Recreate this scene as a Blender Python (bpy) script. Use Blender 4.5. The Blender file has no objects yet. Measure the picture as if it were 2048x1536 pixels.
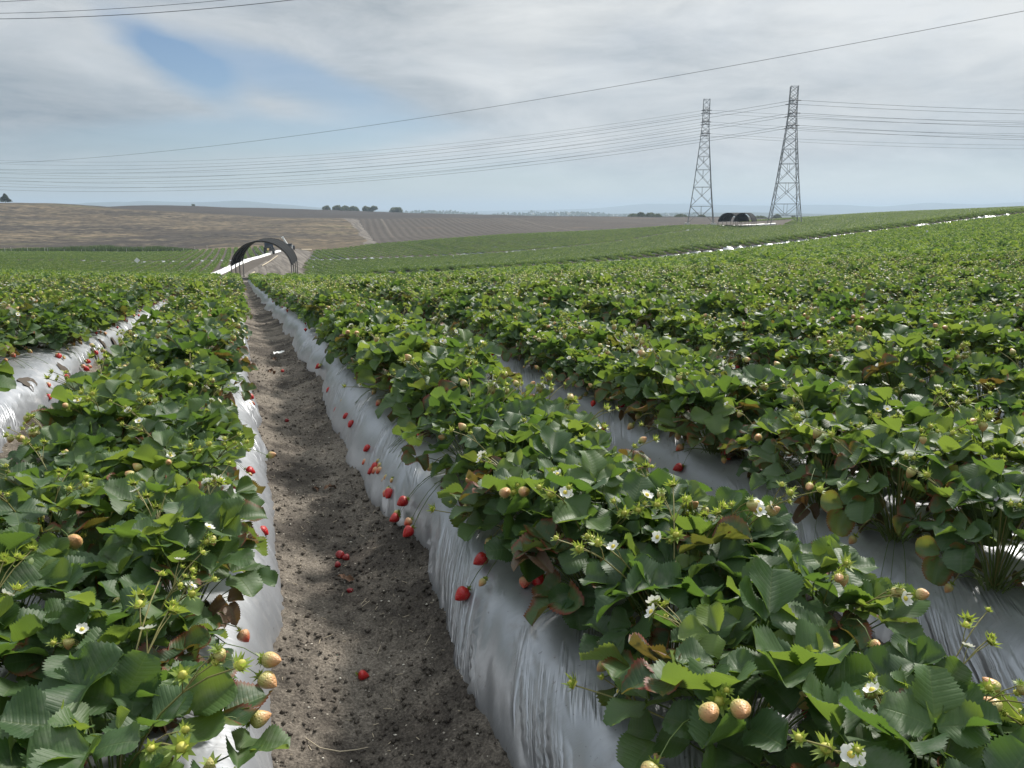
import bpy, math, random
import numpy as np
from mathutils import Vector, Matrix, Euler

scene = bpy.context.scene
COLL = scene.collection
R = math.radians
PI = math.pi

# ------------------------------------------------------------------ camera
EYE = 1.36                      # eye height above the furrow soil
F_PX = 1538.0                   # focal length in pixels of the 2048 wide frame
PITCH = math.atan((768 - 425) / F_PX)
HEAD = math.atan((1024 - 470) / F_PX * math.cos(PITCH))   # heading, clockwise from +Y (the beds run along +Y)
cam_d = bpy.data.cameras.new("camera")
cam = bpy.data.objects.new("camera", cam_d)
COLL.objects.link(cam)
cam.location = (0, 0, EYE)
cam.rotation_euler = (PI / 2 - PITCH, 0, -HEAD)
cam_d.sensor_fit = 'HORIZONTAL'
cam_d.sensor_width = 36.0
cam_d.lens = 36.0 * F_PX / 2048
cam_d.clip_start = 0.05
cam_d.clip_end = 30000
scene.camera = cam

# ------------------------------------------------------------------ light and view
SUN_AZ, SUN_EL = R(54), R(41)
sun_dir = Vector((math.sin(SUN_AZ) * math.cos(SUN_EL), math.cos(SUN_AZ) * math.cos(SUN_EL), math.sin(SUN_EL)))
sd = bpy.data.lights.new("sun", 'SUN')
sd.energy = 4.3
sd.angle = R(6.0)
sd.color = (1.0, 0.95, 0.87)
so = bpy.data.objects.new("sun", sd)
so.rotation_euler = sun_dir.to_track_quat('Z', 'Y').to_euler()
so.location = (30, 20, 60)
COLL.objects.link(so)
scene.view_settings.view_transform = 'Standard'
scene.view_settings.look = 'None'
scene.view_settings.exposure = 0.42
scene.view_settings.gamma = 1.0
scene.view_settings.use_curve_mapping = False
scene.render.engine = 'CYCLES'
scene.cycles.max_bounces = 6
scene.cycles.diffuse_bounces = 3
scene.cycles.glossy_bounces = 2
scene.cycles.transmission_bounces = 3
scene.cycles.volume_bounces = 0
scene.cycles.transparent_max_bounces = 8
scene.cycles.caustics_reflective = False
scene.cycles.caustics_refractive = False
scene.cycles.sample_clamp_indirect = 6.0


# ------------------------------------------------------------------ node helpers
class NT:
    """small wrapper so shader maths reads as expressions"""
    def __init__(self, tree):
        self.t = tree
        self.n = tree.nodes
        self.l = tree.links

    def node(self, typ, **kw):
        nd = self.n.new(typ)
        for k, v in kw.items():
            setattr(nd, k, v)
        return nd

    def put(self, sock, v):
        if isinstance(v, X):
            v = v.s
        if isinstance(v, bpy.types.NodeSocket):
            self.l.new(v, sock)
        elif v is not None:
            try:
                sock.default_value = v
            except Exception:
                if isinstance(v, (tuple, list)) and len(v) == 3:
                    sock.default_value = (*v, 1.0)
                else:
                    raise

    def math(self, op, a, b=None, c=None, clamp=False):
        nd = self.node('ShaderNodeMath', operation=op, use_clamp=clamp)
        for i, v in enumerate((a, b, c)):
            if v is not None:
                self.put(nd.inputs[i], v)
        return X(self, nd.outputs[0])

    def smooth(self, v, lo, hi, a=0.0, b=1.0):
        nd = self.node('ShaderNodeMapRange', interpolation_type='SMOOTHSTEP')
        for i, q in enumerate((v, lo, hi, a, b)):
            self.put(nd.inputs[i], q)
        return X(self, nd.outputs[0])

    def noise(self, vec, scale, detail=4, rough=0.55, dist=0.0, dim='3D'):
        nd = self.node('ShaderNodeTexNoise', noise_dimensions=dim)
        if vec is not None:
            self.put(nd.inputs['Vector'], vec)
        nd.inputs['Scale'].default_value = scale
        nd.inputs['Detail'].default_value = detail
        nd.inputs['Roughness'].default_value = rough
        nd.inputs['Distortion'].default_value = dist
        return X(self, nd.outputs[0])

    def mapping(self, vec, loc=(0, 0, 0), rot=(0, 0, 0), scale=(1, 1, 1)):
        nd = self.node('ShaderNodeMapping')
        self.put(nd.inputs[0], vec)
        nd.inputs[1].default_value = loc
        nd.inputs[2].default_value = rot
        nd.inputs[3].default_value = scale
        return X(self, nd.outputs[0])

    def mix(self, fac, a, b, blend='MIX'):
        nd = self.node('ShaderNodeMix', data_type='RGBA', blend_type=blend)
        nd.clamp_factor = True
        self.put(nd.inputs[0], fac)
        self.put(nd.inputs[6], a if not isinstance(a, tuple) else (*a, 1.0))
        self.put(nd.inputs[7], b if not isinstance(b, tuple) else (*b, 1.0))
        return X(self, nd.outputs[2])

    def xyz(self, vec):
        nd = self.node('ShaderNodeSeparateXYZ')
        self.put(nd.inputs[0], vec)
        return [X(self, o) for o in nd.outputs]

    def comb(self, x, y, z):
        nd = self.node('ShaderNodeCombineXYZ')
        for i, v in enumerate((x, y, z)):
            self.put(nd.inputs[i], v)
        return X(self, nd.outputs[0])

    def bump(self, height, strength, dist, normal=None):
        nd = self.node('ShaderNodeBump')
        nd.inputs['Strength'].default_value = strength
        nd.inputs['Distance'].default_value = dist
        self.put(nd.inputs['Height'], height)
        if normal is not None:
            self.put(nd.inputs['Normal'], normal)
        return X(self, nd.outputs[0])


class X:
    def __init__(self, nt, s):
        self.nt, self.s = nt, s
    def __add__(self, o): return self.nt.math('ADD', self, o)
    def __radd__(self, o): return self.nt.math('ADD', o, self)
    def __sub__(self, o): return self.nt.math('SUBTRACT', self, o)
    def __rsub__(self, o): return self.nt.math('SUBTRACT', o, self)
    def __mul__(self, o): return self.nt.math('MULTIPLY', self, o)
    def __rmul__(self, o): return self.nt.math('MULTIPLY', o, self)
    def __truediv__(self, o): return self.nt.math('DIVIDE', self, o)
    def __pow__(self, o): return self.nt.math('POWER', self, o)
    def abs(self): return self.nt.math('ABSOLUTE', self)
    def sat(self): return self.nt.math('MULTIPLY', self, 1.0, clamp=True)


# ------------------------------------------------------------------ sky
world = bpy.data.worlds.new("World")
scene.world = world
world.use_nodes = True
nt = NT(world.node_tree)
nt.n.clear()
gen = nt.node('ShaderNodeTexCoord').outputs['Generated']
dirv = nt.node('ShaderNodeVectorMath', operation='NORMALIZE')
nt.put(dirv.inputs[0], gen)
dv = nt.mapping(X(nt, dirv.outputs[0]), rot=(0, 0, HEAD))     # +Y now is the camera's heading
dx, dy, dz = nt.xyz(dv)
A = nt.math('ARCTAN2', dx, dy)
E = nt.math('ARCSINE', dz)
cl_vec = nt.comb(A * 1.0, E * 2.6, dy * 0.15)
warp = nt.noise(cl_vec, 2.2, 5, 0.6) - 0.5
warp2 = nt.noise(nt.mapping(cl_vec, loc=(7.3, 2.1, 0)), 2.6, 5, 0.6) - 0.5
Aw = A + warp * 0.14
Ew = E + warp2 * 0.05

def blob(a0, e0, ra, re, rot, soft=0.25):
    c, s = math.cos(rot), math.sin(rot)
    u = ((Aw - a0) * c + (Ew - e0) * s) / ra
    v = ((Ew - e0) * c - (Aw - a0) * s) / re
    r = nt.math('SQRT', u * u + v * v)
    return nt.smooth(r, soft, 1.0, 1.0, 0.0)

def pxdir(px, py):
    return math.atan((px - 1024) * 0.976 / F_PX), (425 - py) / F_PX * 1.02

a1, e1 = pxdir(385, 178)
a2, e2 = pxdir(600, 195)
a3, e3 = pxdir(520, 290)
a4, e4 = pxdir(150, 70)
cover_n = nt.noise(nt.mapping(cl_vec, loc=(3.1, 0.4, 1.0)), 3.0, 6, 0.55, 0.3)
blue = blob(a1, e1, 0.13, 0.034, -0.50, 0.05) * 1.0 + blob(a2, e2, 0.24, 0.036, -0.22) * 0.65 \
    + blob(a3, e3, 0.36, 0.034, 0.05) * 0.75
low_gap = nt.smooth(Ew, 0.085, 0.03) * nt.smooth(A, 0.55, -0.1, 0.55, 1.0)
blue = (blue + low_gap * 0.62 + (cover_n - 0.5) * 0.55).sat()
cover = 1.0 - blue
puff = nt.noise(nt.mapping(cl_vec, loc=(1.7, 5.2, 0), scale=(1, 1.3, 1)), 2.4, 7, 0.55, 0.4)
puff2 = nt.noise(nt.mapping(cl_vec, loc=(4.7, 1.2, 2), scale=(0.85, 1.25, 1)), 5.5, 9, 0.64, 0.4)
sl = sun_dir.copy()
sl.rotate(Euler((0, 0, HEAD)))
dot = dx * sl.x + dy * sl.y + dz * sl.z
glow = nt.smooth(dot, 0.35, 1.0)
c_lum = 0.36 + (puff - 0.5) * 1.25 + (puff2 - 0.5) * 1.25 + glow * 0.46
cloud_col = nt.mix(c_lum.sat(), (0.28, 0.34, 0.40), (0.90, 0.92, 0.92))
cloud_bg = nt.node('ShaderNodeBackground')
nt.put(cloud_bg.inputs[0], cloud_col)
nt.put(cloud_bg.inputs[1], 0.68 * (1.0 + nt.smooth(E, 0.28, 0.95) * 1.15))     # cloud overhead, out of frame, boosted to add fill light, as overcast skies brighten upward
sky = nt.node('ShaderNodeTexSky', sky_type='NISHITA')
sky.sun_disc = False
sky.sun_elevation = SUN_EL
sky.sun_rotation = SUN_AZ
sky.altitude = 20
sky.air_density = 1.0
sky.dust_density = 0.3
sky.ozone_density = 1.2
sky_bg = nt.node('ShaderNodeBackground')
nt.put(sky_bg.inputs[0], nt.mix(1.0, X(nt, sky.outputs[0]), (0.84, 0.92, 1.04), 'MULTIPLY'))
sky_bg.inputs[1].default_value = 0.060
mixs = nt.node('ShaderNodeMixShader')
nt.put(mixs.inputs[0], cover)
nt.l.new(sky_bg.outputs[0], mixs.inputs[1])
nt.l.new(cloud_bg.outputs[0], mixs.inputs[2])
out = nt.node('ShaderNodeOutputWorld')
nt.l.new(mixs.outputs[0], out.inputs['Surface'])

# ------------------------------------------------------------------ general helpers
RNG = np.random.default_rng(11)
random.seed(5)


def tag(o, label=None, cat=None, group=None, kind=None):
    if label: o["label"] = label
    if cat: o["category"] = cat
    if group: o["group"] = group
    if kind: o["kind"] = kind
    return o


def mesh_np(name, V, faces, mats=(), mat_idx=None, uv=None, attrs=None, smooth=True):
    """faces: list of int arrays (n,3) or (n,4)"""
    me = bpy.data.meshes.new(name)
    V = np.asarray(V, dtype=np.float32)
    faces = [np.asarray(f, dtype=np.int32) for f in (faces if isinstance(faces, list) else [faces]) if len(f)]
    nl = sum(f.size for f in faces)
    nf = sum(len(f) for f in faces)
    me.vertices.add(len(V))
    me.vertices.foreach_set('co', V.ravel())
    me.loops.add(nl)
    me.polygons.add(nf)
    li = np.concatenate([f.ravel() for f in faces])
    tot = np.concatenate([np.full(len(f), f.shape[1], dtype=np.int32) for f in faces])
    st = np.concatenate([[0], np.cumsum(tot)[:-1]]).astype(np.int32)
    me.loops.foreach_set('vertex_index', li)
    me.polygons.foreach_set('loop_start', st)
    me.polygons.foreach_set('loop_total', tot)
    for m in mats:
        me.materials.append(m)
    if mat_idx is not None:
        me.polygons.foreach_set('material_index', np.asarray(mat_idx, dtype=np.int32))
    me.polygons.foreach_set('use_smooth', np.full(nf, smooth, dtype=bool))
    if uv is not None:
        ul = me.uv_layers.new(name='UVMap')
        ul.data.foreach_set('uv', np.asarray(uv, dtype=np.float32)[li].ravel())
    for k, a in (attrs or {}).items():
        at = me.attributes.new(k, 'FLOAT', 'POINT')
        at.data.foreach_set('value', np.asarray(a, dtype=np.float32))
    me.update(calc_edges=True)
    return me


def link(name, me, parent=None, loc=None):
    o = bpy.data.objects.new(name, me)
    COLL.objects.link(o)
    if parent is not None:
        o.parent = parent
    if loc is not None:
        o.location = loc
    return o


def empty(name, loc=(0, 0, 0), rz=0.0):
    o = bpy.data.objects.new(name, None)
    o.empty_display_size = 0.1
    COLL.objects.link(o)
    o.location = loc
    o.rotation_euler = (0, 0, rz)
    return o


class MB:
    """collects shapes, builds one mesh"""
    def __init__(self):
        self.v, self.q, self.t, self.n = [], [], [], 0
        self.qm, self.tm = [], []
        self.uv, self.at = [], []

    def add(self, V, Q=None, T=None, m=0, uv=None, at=None):
        V = np.asarray(V, dtype=float)
        self.v.append(V)
        self.uv.append(np.zeros((len(V), 2)) if uv is None else uv)
        self.at.append(np.zeros((len(V), 2)) if at is None else at)
        if Q is not None and len(Q):
            self.q.append(np.asarray(Q) + self.n)
            self.qm.append(np.full(len(Q), m))
        if T is not None and len(T):
            self.t.append(np.asarray(T) + self.n)
            self.tm.append(np.full(len(T), m))
        self.n += len(V)

    def box(self, c, s, rot=None, m=0):
        c = np.array(c, float)
        h = np.array(s, float) / 2
        V = np.array([[x, y, z] for x in (-1, 1) for y in (-1, 1) for z in (-1, 1)], float) * h
        if rot is not None:
            V = V @ np.array(Euler(rot).to_matrix()).T
        self.add(V + c, [[0, 1, 3, 2], [4, 6, 7, 5], [0, 4, 5, 1], [2, 3, 7, 6], [0, 2, 6, 4], [1, 5, 7, 3]], m=m)

    def bar(self, a, b, r, n=4, m=0, r2=None):
        self.tube([a, b], [r, r if r2 is None else r2], n, m)

    def tube(self, P, rad, n=6, m=0, cap=True, at=None):
        P = np.asarray(P, float)
        k = len(P)
        rad = np.full(k, rad) if np.isscalar(rad) else np.asarray(rad, float)
        T = np.gradient(P, axis=0)
        T /= np.linalg.norm(T, axis=1)[:, None] + 1e-12
        ref = np.array([0, 0, 1.0]) if abs(T[0][2]) < 0.9 else np.array([1.0, 0, 0])
        U = np.cross(T, ref)
        U /= np.linalg.norm(U, axis=1)[:, None] + 1e-12
        W = np.cross(T, U)
        an = np.arange(n) / n * 2 * PI + PI / n
        V = (P[:, None, :] + rad[:, None, None] * (np.cos(an)[None, :, None] * U[:, None, :] + np.sin(an)[None, :, None] * W[:, None, :])).reshape(-1, 3)
        i = np.arange(k - 1)[:, None] * n
        j = np.arange(n)[None, :]
        jn = (j + 1) % n
        Q = np.stack([i + j, i + jn, i + n + jn, i + n + j], -1).reshape(-1, 4)
        self.add(V, Q, m=m, at=None if at is None else np.tile(at, (len(V), 1)))
        if cap and n == 4:
            b0 = self.n - len(V)
            self.q.append(np.array([[b0 + 3, b0 + 2, b0 + 1, b0], [self.n - 4, self.n - 3, self.n - 2, self.n - 1]]))
            self.qm.append(np.full(2, m))

    def mesh(self, name, mats, smooth=False, uv=False, at=False):
        V = np.concatenate(self.v)
        fs, mi = [], []
        if self.q:
            fs.append(np.concatenate(self.q)); mi.append(np.concatenate(self.qm))
        if self.t:
            fs.append(np.concatenate(self.t)); mi.append(np.concatenate(self.tm))
        A_ = np.concatenate(self.at)
        return mesh_np(name, V, fs, mats, np.concatenate(mi), np.concatenate(self.uv) if uv else None,
                       {'tint': A_[:, 0], 'age': A_[:, 1]} if at else None, smooth)

    def build(self, name, mats, parent=None, smooth=False, loc=None, **kw):
        if not isinstance(mats, (list, tuple)):
            mats = [mats]
        return link(name, self.mesh(name, mats, smooth, **kw), parent, loc)


def _hash(ix, iy, seed):
    h = (ix.astype(np.int64) * 374761393 + iy.astype(np.int64) * 668265263 + seed * 1442695041) & 0x7fffffff
    h = ((h ^ (h >> 13)) * 1274126177) & 0x7fffffff
    h = (h ^ (h >> 16)) & 0xffff
    return h / 65535.0


def vnoise(x, y, seed=0):
    x0, y0 = np.floor(x), np.floor(y)
    fx, fy = x - x0, y - y0
    fx = fx * fx * fx * (fx * (fx * 6 - 15) + 10)
    fy = fy * fy * fy * (fy * (fy * 6 - 15) + 10)
    a = _hash(x0, y0, seed); b = _hash(x0 + 1, y0, seed)
    c = _hash(x0, y0 + 1, seed); d = _hash(x0 + 1, y0 + 1, seed)
    return (a * (1 - fx) + b * fx) * (1 - fy) + (c * (1 - fx) + d * fx) * fy * 1.0


def fbm(x, y, seed=0, o=4, g=0.5):
    s, a, t = 0, 1.0, 0
    for i in range(o):
        s = s + a * vnoise(x * 2 ** i + 17 * i, y * 2 ** i - 9 * i, seed + i)
        t += a
        a *= g
    return s / t


def pchip(xk, yk, xq):
    xk, yk = np.array(xk, float), np.array(yk, float)
    h = np.diff(xk); d = np.diff(yk) / h
    m = np.zeros_like(yk)
    for i in range(1, len(xk) - 1):
        if d[i - 1] * d[i] > 0:
            w1, w2 = 2 * h[i] + h[i - 1], h[i] + 2 * h[i - 1]
            m[i] = (w1 + w2) / (w1 / d[i - 1] + w2 / d[i])
    m[0], m[-1] = d[0], d[-1]
    i = np.clip(np.searchsorted(xk, xq) - 1, 0, len(h) - 1)
    t = np.clip((xq - xk[i]) / h[i], 0, 1)
    return (yk[i] * (1 + 2 * t) * (1 - t) ** 2 + m[i] * h[i] * t * (1 - t) ** 2 + yk[i + 1] * t * t * (3 - 2 * t) - m[i + 1] * h[i] * t * t * (1 - t))


# ------------------------------------------------------------------ terrain
CP, SP = math.cos(PITCH), math.sin(PITCH)


def theta_of(px):
    return HEAD + np.arctan((np.asarray(px, float) - 1024) * CP / F_PX)


def px_of(th):
    return 1024 + F_PX * np.tan(np.clip(th - HEAD, -1.35, 1.35)) / CP


def z_of(th, py, D):
    cd = math.cos(th - HEAD)
    k = (768 - py) / F_PX
    return EYE + D * cd * (k * CP - SP) / (CP + k * SP)


# height profile of the land along compass directions: (distance, height) nearby, (distance, elevation angle row) far off
PROFILE = {
-700: ([(0,0),(5,0),(20,-.8),(60,-3.0)], [(90,545),(133,524),(190,506),(205,503),(300,450),(420,396),(440,397),(700,440),(1500,436)]),
0:    ([(0,0),(5,0)], [(20,620),(60,561),(95,545),(133,524),(185,507),(205,504),(300,455),(420,405),(450,407),(700,440),(1500,436)]),
100:  ([(0,0),(5,-.02)], [(20,618),(60,562),(95,546),(133,524),(185,507),(205,504),(300,456),(420,407),(450,409),(700,440),(1500,436)]),
300:  ([(0,0),(5,-.03)], [(12,660),(21,610),(38,582),(60,564),(95,548),(133,525),(185,507),(205,504),(300,452),(390,422),(420,423),(480,414),(560,411),(600,414),(800,440),(1500,436)]),
480:  ([(0,0),(5,-.03),(7.2,-.08)], [(10,684),(13.3,652),(18.5,622),(23,605),(40,581),(60,565),(75,552),(133,520),(165,507),(200,492),(300,455),(380,432),(410,433),(480,422),(580,415),(620,418),(800,440),(1500,436)]),
560:  ([(0,0),(5,-.03),(7.2,-.08)], [(10,684),(13.3,652),(18.5,622),(23,605),(40,581),(60,565),(75,552),(110,528),(140,511),(170,499),(210,487),(300,453),(370,436),(400,437),(480,426),(590,417),(630,420),(800,440),(1500,436)]),
640:  ([(0,0),(5,-.03)], [(10,682),(18.5,620),(23,604),(40,580),(64,564),(100,541),(130,523),(165,505),(210,492),(300,452),(365,437),(400,438),(480,428),(600,419),(640,422),(800,440),(1500,436)]),
740:  ([(0,0),(5,-.02)], [(20,607),(40,578),(63,563),(100,538),(131,520),(185,491),(230,483),(300,455),(360,437),(400,438),(480,431),(610,423),(660,426),(900,439),(1500,436)]),
860:  ([(0,0),(5,-.02)], [(20,603),(40,572),(64,560),(100,534),(134,515),(190,482),(240,474),(310,452),(370,436),(430,436),(480,432),(620,427),(680,429),(900,438),(1500,436)]),
1000: ([(0,0),(5,-.02),(20,-.85),(40,-2.1)], [(67,552),(100,528),(137,508),(200,472),(250,468),(320,450),(390,436),(450,436),(630,430),(700,431),(900,437),(1500,436)]),
1200: ([(0,0),(5,-.02),(20,-.75),(40,-1.8)], [(71,538),(100,514),(145,490),(205,463),(260,461),(320,449),(420,434),(640,433),(700,433),(900,436),(1500,436)]),
1400: ([(0,0),(5,-.02),(20,-.6),(40,-1.4)], [(79,514),(110,487),(155,462),(195,451),(230,450),(300,447),(450,435),(650,434),(900,436),(1500,436)]),
1560: ([(0,0),(5,-.02),(20,-.5),(40,-1.1)], [(86,496),(115,475),(150,459),(180,450),(230,441),(260,440),(300,442),(450,437),(650,436),(900,437),(1500,436)]),
1750: ([(0,0),(5,-.01),(20,-.4),(40,-.8)], [(98,470),(130,453),(170,439),(230,429),(255,428),(300,432),(450,436),(1000,437),(1500,436)]),
2048: ([(0,0),(5,0),(20,-.3),(40,-.45)], [(120,433),(160,423),(220,417),(250,417),(320,425),(500,435),(1500,436)]),
2800: ([(0,0),(5,0),(20,-.1),(40,.1)], [(120,400),(200,385),(260,380),(400,395),(1000,430),(1500,436)]),
}
DK = np.concatenate([[0, 2.5], np.geomspace(5, 1600, 150)])
TH_COL, Z_COL = [], []
for px_, (a_, b_) in PROFILE.items():
    th_ = float(theta_of(px_))
    pts_ = [(d, z) for d, z in a_] + [(d, z_of(th_, py, d)) for d, py in b_] + [(2500, -11.0)]
    TH_COL.append(th_)
    Z_COL.append(pchip([q[0] for q in pts_], [q[1] for q in pts_], DK))
TH_COL, Z_COL = np.array(TH_COL), np.array(Z_COL)
THF = np.linspace(TH_COL[0], TH_COL[-1], 400)
ZF = np.empty((len(THF), len(DK)))
for j_ in range(len(DK)):
    ZF[:, j_] = pchip(TH_COL, Z_COL[:, j_], THF)
for _ in range(6):                               # soften the creases between neighbouring directions
    ZF[1:-1] = 0.25 * ZF[:-2] + 0.5 * ZF[1:-1] + 0.25 * ZF[2:]


def T(x, y):
    """height of the land"""
    x, y = np.asarray(x, float), np.asarray(y, float)
    D = np.hypot(x, y)
    th = np.arctan2(x, y)
    fi = np.clip((th - THF[0]) / (THF[-1] - THF[0]) * (len(THF) - 1), 0, len(THF) - 1.001)
    i = fi.astype(int); fi = fi - i
    j = np.clip(np.searchsorted(DK, D, side='right') - 1, 0, len(DK) - 2)
    fj = np.clip((D - DK[j]) / (DK[j + 1] - DK[j]), 0, 1)
    z = (ZF[i, j] * (1 - fi) + ZF[i + 1, j] * fi) * (1 - fj) + (ZF[i, j + 1] * (1 - fi) + ZF[i + 1, j + 1] * fi) * fj
    # the land dips at the row ends and rises in a bank on the other side of the cross alley
    v = y - (61.0 + 0.10 * np.maximum(x, 0))
    w = np.clip((x - 5) / 9, 0, 1)
    st = lambda a: np.clip(a, 0, 1) ** 2 * (3 - 2 * np.clip(a, 0, 1))
    bank = 0.55 * st((v - 0.6) / 4.5) * np.exp(-np.maximum(v - 7, 0) / 22)
    dip = 0.30 * st((v + 5) / 5) * (1 - st((v - 0.6) / 3))
    return z + w * (bank - dip)


def Tf(x, y):
    return float(T(np.array([x]), np.array([y]))[0])


def project(x, y, z):
    dx_, dy_, dz_ = x, y, z - EYE
    ca, sa = math.cos(HEAD), math.sin(HEAD)
    r = dx_ * ca - dy_ * sa
    fh = dx_ * sa + dy_ * ca
    dep = fh * CP - dz_ * SP
    up = fh * SP + dz_ * CP
    dep = np.maximum(dep, 1e-3)
    return 1024 + F_PX * r / dep, 768 - F_PX * up / dep, fh * CP - dz_ * SP


def ray_at(px, py, D):
    """the point at horizontal distance D in the direction of a picture position (used once to survey the place)"""
    ca, sa = math.cos(HEAD), math.sin(HEAD)
    u, v = (px - 1024) / F_PX, -(py - 768) / F_PX
    fh = CP + v * SP
    x = sa * fh + ca * u
    y = ca * fh - sa * u
    z = -SP + v * CP
    k = D / math.hypot(x, y)
    return np.array([x * k, y * k, EYE + z * k])


PITCH_BED = 1.34
BED_C0 = 0.96            # centre of the first bed right of the furrow
BED_HALF = 0.42
BED_H = 0.27


def bed_center(k):
    return BED_C0 + PITCH_BED * k


def row_end(x):
    return 61.0 + 0.10 * np.maximum(x, 0)


# ------------------------------------------------------------------ materials
def new_mat(name):
    m = bpy.data.materials.new(name)
    m.use_nodes = True
    t = NT(m.node_tree)
    t.n.clear()
    o = t.node('ShaderNodeOutputMaterial')
    b = t.node('ShaderNodeBsdfPrincipled')
    t.l.new(b.outputs[0], o.inputs['Surface'])
    return m, t, b, o


def plain(name, col, rough=0.6, metal=0.0, spec=0.5, var=0.15, nscale=8.0, bump=0.0):
    m, t, b, o = new_mat(name)
    co = t.node('ShaderNodeTexCoord').outputs['Object']
    n = t.noise(co, nscale, 4)
    c = t.mix(n, tuple(v * (1 - var) for v in col), tuple(min(1, v * (1 + var)) for v in col))
    t.put(b.inputs['Base Color'], c)
    b.inputs['Roughness'].default_value = rough
    b.inputs['Metallic'].default_value = metal
    b.inputs['Specular IOR Level'].default_value = spec
    if bump:
        t.put(b.inputs['Normal'], t.bump(n, bump, 0.02))
    return m


def geo_pos(t):
    return t.node('ShaderNodeNewGeometry').outputs['Position']


def mat_soil(name, near=True):
    m, t, b, o = new_mat(name)
    p = geo_pos(t)
    big = t.noise(p, 1.3, 5, 0.6)
    mid = t.noise(p, 9.0, 5, 0.65)
    fine = t.noise(p, 120.0, 4, 0.7)
    dry = t.smooth(big * 0.8 + mid * 0.3, 0.46, 0.66)
    col = t.mix(dry, (0.072, 0.064, 0.056), (0.215, 0.192, 0.163))
    col = t.mix(t.smooth(fine, 0.35, 0.75), t.mix(1.0, col, (0.55, 0.53, 0.52), 'MULTIPLY'), t.mix(1.0, col, (1.55, 1.52, 1.48), 'MULTIPLY'))
    vor = t.node('ShaderNodeTexVoronoi', feature='F1')
    t.put(vor.inputs['Vector'], p)
    vor.inputs['Scale'].default_value = 70.0
    pick = t.node('ShaderNodeSeparateColor')
    t.l.new(vor.outputs['Color'], pick.inputs[0])
    speck = t.math('GREATER_THAN', X(t, pick.outputs[0]), 0.955) * t.math('LESS_THAN', X(t, vor.outputs['Distance']), 0.24)
    col = t.mix(speck * 0.8, col, (0.42, 0.38, 0.32))
    t.put(b.inputs['Base Color'], col)
    b.inputs['Roughness'].default_value = 0.95
    b.inputs['Specular IOR Level'].default_value = 0.15
    h = t.noise(p, 55.0, 6, 0.75) + fine * 0.35 + t.noise(p, 14.0, 3) * 0.8
    t.put(b.inputs['Normal'], t.bump(h, 0.75, 0.012))
    return m


def mat_field_soil():
    m, t, b, o = new_mat('field_soil')
    p = geo_pos(t)
    n = t.noise(p, 0.25, 5)
    n2 = t.noise(p, 4.0, 4)
    col = t.mix(n, (0.045, 0.038, 0.033), (0.10, 0.086, 0.072))
    col = t.mix(n2 * 0.5, col, (0.13, 0.11, 0.09))
    t.put(b.inputs['Base Color'], col)
    b.inputs['Roughness'].default_value = 0.95
    b.inputs['Specular IOR Level'].default_value = 0.1
    return m


def mat_road():
    m, t, b, o = new_mat('packed_dirt')
    p = geo_pos(t)
    ruts = t.noise(t.mapping(p, rot=(0, 0, R(3)), scale=(1.5, 0.035, 1)), 1.1, 4, 0.6, 0.6)
    n = t.noise(p, 0.5, 5)
    f = t.noise(p, 6.0, 4, 0.7)
    col = t.mix(t.smooth(ruts, 0.35, 0.65), (0.060, 0.052, 0.047), (0.185, 0.165, 0.145))
    col = t.mix(t.smooth(n, 0.4, 0.7) * 0.5, col, (0.11, 0.095, 0.08))
    col = t.mix(f * 0.3, col, (0.21, 0.19, 0.16))
    t.put(b.inputs['Base Color'], col)
    b.inputs['Roughness'].default_value = 0.95
    b.inputs['Specular IOR Level'].default_value = 0.1
    t.put(b.inputs['Normal'], t.bump(ruts + f * 0.2, 0.7, 0.15))
    return m


def mat_hill():
    m, t, b, o = new_mat('fallow_hillside')
    p = geo_pos(t)
    st = t.mapping(p, rot=(0, 0, R(-20)), scale=(0.35, 1.0, 1.0))
    big = t.noise(st, 0.022, 6, 0.55, 0.5)
    mid = t.noise(st, 0.09, 6, 0.6)
    fine = t.noise(p, 0.42, 3, 0.6)
    col = t.mix(t.smooth(big, 0.40, 0.60), (0.055, 0.048, 0.042), (0.105, 0.084, 0.060))
    mot = t.noise(p, 0.21, 5, 0.7)
    col = t.mix(t.smooth(mid * 0.6 + mot * 0.5, 0.52, 0.72) * 0.75, col, (0.170, 0.138, 0.095))
    col = t.mix(t.smooth(mot, 0.50, 0.36) * 0.6, col, (0.046, 0.042, 0.039))
    col = t.mix(t.smooth(mid, 0.46, 0.30) * 0.65, col, (0.060, 0.052, 0.047))
    green = t.smooth(t.noise(st, 0.05, 4), 0.58, 0.72)
    col = t.mix(green * 0.5, col, (0.125, 0.125, 0.060))
    col = t.mix(t.smooth(fine, 0.48, 0.68) * 0.6, col, t.mix(1.0, col, (1.7, 1.65, 1.5), 'MULTIPLY'))
    col = t.mix(t.smooth(fine, 0.46, 0.32) * 0.75, col, t.mix(1.0, col, (0.45, 0.45, 0.45), 'MULTIPLY'))
    t.put(b.inputs['Base Color'], col)
    b.inputs['Roughness'].default_value = 1.0
    b.inputs['Specular IOR Level'].default_value = 0.05
    t.put(b.inputs['Normal'], t.bump(fine, 0.6, 0.5))
    return m


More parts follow.
